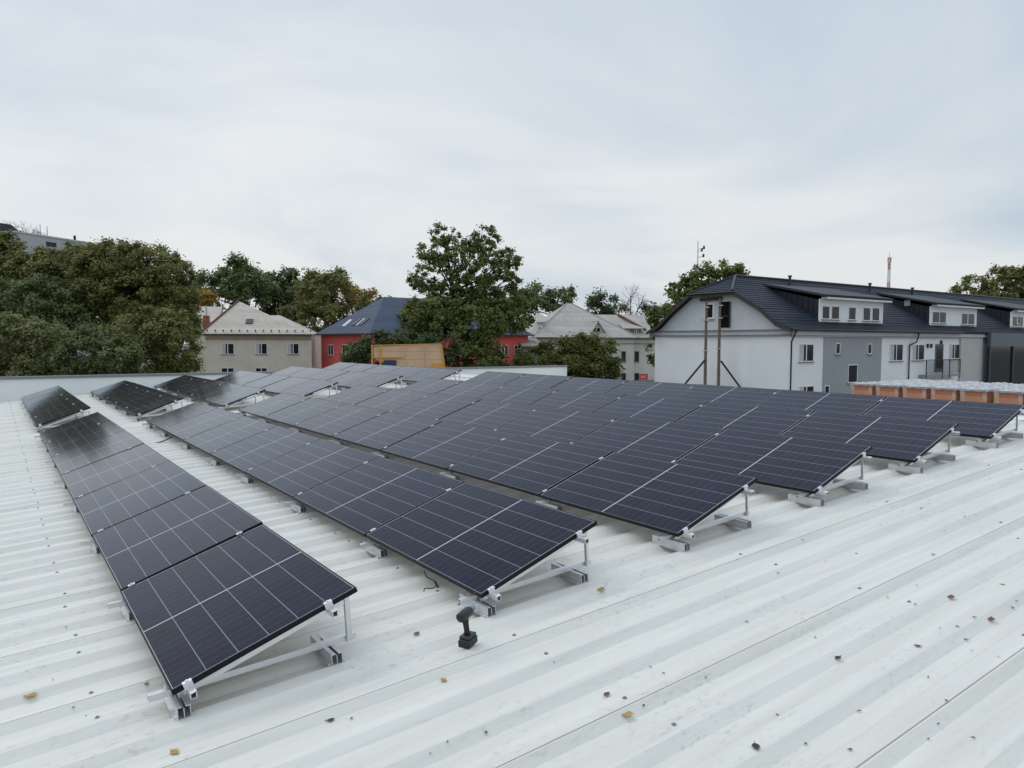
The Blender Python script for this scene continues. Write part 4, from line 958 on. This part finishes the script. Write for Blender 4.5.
def tree(name, u, D, lobes, m, lab, cat='tree', group=None, leaf_px=3.0, dens=1.0, trunk=True, clump_px=7.0, bare=False, base_r=None, droop=0.0):
    """lobes: (u, v, ru, rv[, depth offset]) in picture units at distance D, turned into real metres and given depth"""
    base = place(u, D); M_ = Matrix.Translation(base); I = M_.inverted(); k = D/F
    r_ = empty(name, M_, lab, cat, group)
    cents = []
    lm = MB(); ls = leaf_px*k
    for lb in lobes:
        lu, lv, ru, rv = lb[:4]; off = lb[4] if len(lb) > 4 else rng.uniform(-.25, .25)*ru*k
        c = I@at(lu, lv, D); c.y += off; rx, rz = ru*k, rv*k; ry = (rx+rz)/2*.9
        cents.append((c, rx, ry, rz))
        if bare: continue
        ncl = max(6, int(dens*ru*rv/(clump_px**2)*2.6)); per = max(6, int(1.85*clump_px**2*(2.6/leaf_px)**2))
        for _ in range(ncl):
            while True:
                d = Vector((rng.uniform(-1,1), rng.uniform(-1,1), rng.uniform(-1,1)))
                if d.length <= 1: break
            rad = d.length
            if rad > 1e-3: d = d/rad*(rad**.42)
            if d.y > .55 and rng.random() < .5: d.y = -d.y
            wob = 1+.22*mnoise.noise(Vector((d.x*2.1+lu, d.y*2.1+lv, d.z*2.1)))
            cc = c+Vector((d.x*rx, d.y*ry, d.z*rz))*wob; cs = clump_px*k*rng.uniform(.5, 1.1)
            out = Vector((d.x/rx, d.y/ry, d.z/rz)); out = out.normalized() if out.length > 1e-6 else UP
            for _ in range(per):
                g_ = Vector((rng.gauss(0,.5), rng.gauss(0,.5), rng.gauss(0,.42)))*cs
                p = cc+g_-UP*(droop*abs(g_.x)*.6)
                nr = (out*.7+UP*.75+Vector((rng.gauss(0,.55), rng.gauss(0,.55), rng.gauss(0,.55)))).normalized()
                a = nr.orthogonal().normalized(); a.rotate(Matrix.Rotation(rng.uniform(0, 6.28), 3, nr)); bb = nr.cross(a)
                s1 = ls*rng.uniform(.45, .9); s2 = s1*rng.uniform(.45, .75); o = len(lm.v)
                lm.v += [tuple(p-a*s1), tuple(p+bb*s2+nr*s1*.15), tuple(p+a*s1), tuple(p-bb*s2+nr*s1*.15)]; lm.f.append((o, o+1, o+2, o+3))
    if trunk:
        tb = MB(); cents.sort(key=lambda q_: q_[0].z)
        top = cents[-1][0]; lowest = cents[0][0]
        hgt = top.z; r0 = base_r or max(.12, hgt*.024)
        fork = max(.4, min(lowest.z, hgt*.45)) if not bare else hgt*.35
        mid = Vector((top.x*.35, top.y*.3, fork))
        pts = [Vector((0,0,-.1)), mid*.5+Vector((rng.uniform(-.1,.1), 0, 0)), mid, mid.lerp(top, .5)+Vector((rng.uniform(-.3,.3), rng.uniform(-.3,.3), 0)), top]
        tb.path(pts, [r0*1.25, r0, r0*.8, r0*.45, r0*.12], 9)
        for c, rx, ry, rz in cents:
            st = mid.lerp(top, max(0, min(.75, (c.z-mid.z)/(hgt-mid.z+.01)*.55))) if c.z > mid.z else mid*max(.3, min(1, c.z/mid.z*.8))
            m1 = st.lerp(c, .5)+Vector((0, 0, -.08*(c-st).length))
            tb.path([st, m1, c], [r0*.34, r0*.2, r0*.08], 6)
            nb = 7 if not bare else 18
            for _ in range(nb):
                d = Vector((rng.uniform(-1,1), rng.uniform(-1,1), rng.uniform(-.5,1))).normalized(); e_ = c+Vector((d.x*rx, d.y*ry, d.z*rz))*rng.uniform(.7, 1.0)
                j = st.lerp(c, rng.uniform(.55, 1)); kk = j.lerp(e_, .5)+Vector((rng.uniform(-.1,.1)*rx, 0, .08*rz))
                tb.path([j, kk, e_], [r0*.13, r0*.085, r0*.03], 4)
                if bare:
                    for _ in range(5):
                        d2 = (d+Vector((rng.gauss(0,.6), rng.gauss(0,.6), rng.gauss(0,.5)))).normalized(); s_ = kk.lerp(e_, rng.uniform(0, .8)); tb.path([s_, s_+d2*rx*.35], [r0*.05, r0*.018], 3)
        tb.build('trunk', bark, r_, fix=False)
    if not bare: lm.build('crown', LM[m], r_, fix=False)
    return r_
# woods on the west side
tree('broadleaf_tree', 20, 66, [(8,258,34,22),(40,272,36,22),(20,290,40,24),(60,285,30,24),(5,240,16,9),(35,290,50,30,3),(88,262,12,14),(76,253,14,9),(52,259,16,9)], 'olive', 'olive tree in front of the grey block of flats', leaf_px=2.3, dens=1.5)
tree('broadleaf_tree', 140, 60, [(120,262,38,20),(150,262,32,18),(95,275,32,26),(170,285,26,28),(130,295,50,30),(75,262,18,10),(172,312,18,22),(150,325,45,28),(112,250,22,8),(100,320,34,30),(132,305,50,36,3.5),(110,290,40,30,3.5)], 'olive', 'tallest olive-brown tree of the woods beside the cream house', leaf_px=2.2, dens=1.6)
tree('broadleaf_tree', 25, 57, [(10,300,40,24),(45,300,36,24),(25,325,45,24),(65,320,30,24)], 'bluegreen', 'blue-green tree with drooping layered branches under the olive tree', leaf_px=2.4, dens=1.5, droop=.6)
tree('willow_bush', 20, 50, [(12,335,36,20),(50,338,30,18),(0,358,40,18),(40,362,40,16),(20,373,50,8),(60,373,30,8)], 'silver', 'silvery green bush by the parapet at the woods edge', 'bush', leaf_px=2.4, dens=1.5)
tree('leafy_bush', 95, 49, [(85,355,26,22),(115,358,28,20),(92,338,18,14),(100,373,40,8)], 'bluegreen', 'dark blue-green bush beside the silvery bush', 'bush', leaf_px=2.3, dens=1.5)
tree('leafy_bush', 165, 53, [(156,335,40,26),(177,345,22,28),(145,360,34,18),(182,366,18,11),(150,374,40,8)], 'olive', 'low olive bush overlapping the corner of the cream house', 'bush', leaf_px=2.2, dens=1.5)
# behind the cream house
tree('broadleaf_tree', 235, 125, [(235,275,22,16),(225,290,34,20),(252,290,24,20),(205,290,18,14),(240,264,10,6)], 'green', 'rounded green tree directly behind the cream house ridge', leaf_px=2.2, dens=1.1)
tree('broadleaf_tree', 280, 130, [(280,285,30,16),(265,300,34,18),(300,290,24,18),(285,310,30,18)], 'dark', 'darkest green tree behind the lower end of the cream house roof', leaf_px=2.2, dens=1.2)
tree('broadleaf_tree', 322, 112, [(322,295,28,22),(315,318,30,26),(345,310,22,22),(318,345,20,20),(335,285,16,14)], 'olive', 'olive tree filling the gap between cream house and red house', leaf_px=2.2, dens=1.15)
tree('broadleaf_tree', 328, 135, [(322,278,18,9),(335,283,14,10)], 'dark', 'dark treetop showing just above the olive tree', leaf_px=2.2, dens=1.1)
tree('broadleaf_tree', 362, 128, [(358,304,16,16),(350,295,9,12),(368,312,14,12)], 'gold', 'loose yellowing tree beside the red house roof', leaf_px=2.0, dens=.95)
tree('broadleaf_tree', 380, 135, [(378,302,14,10),(385,310,12,10)], 'green', 'small green treetop against the red house ridge', leaf_px=2.0, dens=.8)
tree('broadleaf_tree', 200, 108, [(200,297,10,7),(206,300,7,6)], 'gold', 'small orange autumn tree over the cream house chimney', leaf_px=2.0, dens=.8)
# the oak
tree('oak_tree', 470, 62, [(443,234,14,9),(486,238,13,12),(458,243,12,9),(470,243,9,8),(436,252,18,12),(462,258,24,14),(494,252,16,12),(508,258,11,9),(440,268,22,13),(478,272,24,14),(504,272,14,9),(518,262,5,5),(422,283,15,9),(414,278,6,4),(450,284,18,9),(430,291,16,7),(484,288,22,12),(512,282,9,8),(516,288,8,8),(470,302,28,14),(500,305,22,14),(520,305,10,10),(452,298,24,9),(486,300,26,11),(440,304,18,9)], 'oak', 'tall airy oak rising above everything in front of the red house', leaf_px=2.0, dens=.85, clump_px=3.7, base_r=.30)
tree('oak_tree', 465, 60, [(440,318,28,18),(415,318,14,14),(475,325,30,20),(498,322,18,14),(455,345,38,20),(476,350,18,18),(425,340,18,18),(468,365,50,12),(445,308,24,10),(480,310,28,10),(512,322,16,11)], 'oak', 'dense dark tree below and around the foot of the oak', leaf_px=2.6, dens=1.25)
tree('broadleaf_tree', 418, 58, [(415,312,14,12),(425,322,18,12),(410,325,12,12)], 'oak', 'small rusty-green tree against the red house wall', leaf_px=2.5, dens=.9)
tree('clipped_hedge', 395, 56, [(355,352,14,10),(375,345,18,12),(395,340,20,9),(420,342,22,10),(400,358,40,14),(440,345,18,14),(362,365,18,8)], 'dark', 'dark green hedge behind the yellow work platform', 'hedge', leaf_px=2.4, dens=1.3, trunk=False)
# round the villa
tree('broadleaf_tree', 545, 145, [(538,295,18,11),(560,292,14,8),(530,308,24,14),(552,305,20,12),(520,300,12,12),(515,320,22,14),(498,328,18,12)], 'green', 'bright green trees crown over the villa ridge end near the oak', leaf_px=2.0, dens=1.0)
tree('broadleaf_tree', 604, 150, [(602,300,14,9),(596,310,12,8),(612,310,12,8)], 'dark', 'small dark tree above the villa roof beside the bare tree', leaf_px=2.0, dens=1.1)
tree('bare_tree', 632, 140, [(630,296,16,13),(622,305,12,10),(642,302,10,10),(632,312,16,10)], 'olive', 'leafless grey tree above the villa roof', bare=True, base_r=.30)
tree('broadleaf_tree', 645, 150, [(648,312,8,6),(660,313,10,6)], 'dark', 'low dark tree far behind the bare tree', leaf_px=2.0, dens=1.0)
tree('conifer_bush', 575, 62, [(582,342,18,9),(560,350,22,10),(598,352,22,14),(540,360,26,10),(575,362,40,16),(525,370,20,9),(605,368,16,14),(550,375,40,10)], 'thuja', 'broad olive conifer in front of the villa', 'bush', leaf_px=2.2, dens=1.8)
tree('leafy_bush', 500, 66, [(520,362,12,10),(497,369,10,6)], 'dark', 'small dark bush between the oak and the broad conifer', 'bush', leaf_px=2.3, dens=1.2)
# behind the apartment house
tree('broadleaf_tree', 700, 72, [(722,270,20,10),(700,277,18,12),(686,290,16,14),(735,272,10,8),(672,305,14,12),(660,316,12,12),(656,345,7,22),(700,295,26,16),(664,330,12,16),(712,285,26,14)], 'oak', 'tree leaning over the gable of the white apartment house', leaf_px=2.5, dens=1.0, clump_px=5.0)
tree('broadleaf_tree', 990, 118, [(975,290,24,13),(1005,284,22,16),(1018,276,12,12),(955,293,8,6),(1030,285,20,18),(1000,296,30,12)], 'olive', 'olive tree behind the far end of the apartment house', leaf_px=2.2, dens=1.0, clump_px=5.0)
tree('bare_tree', 22, 172, [(10,226,10,7),(25,228,14,8),(40,232,10,6),(18,238,20,10)], 'olive', 'leafless tree on the skyline beside the block of flats', bare=True, base_r=.3)
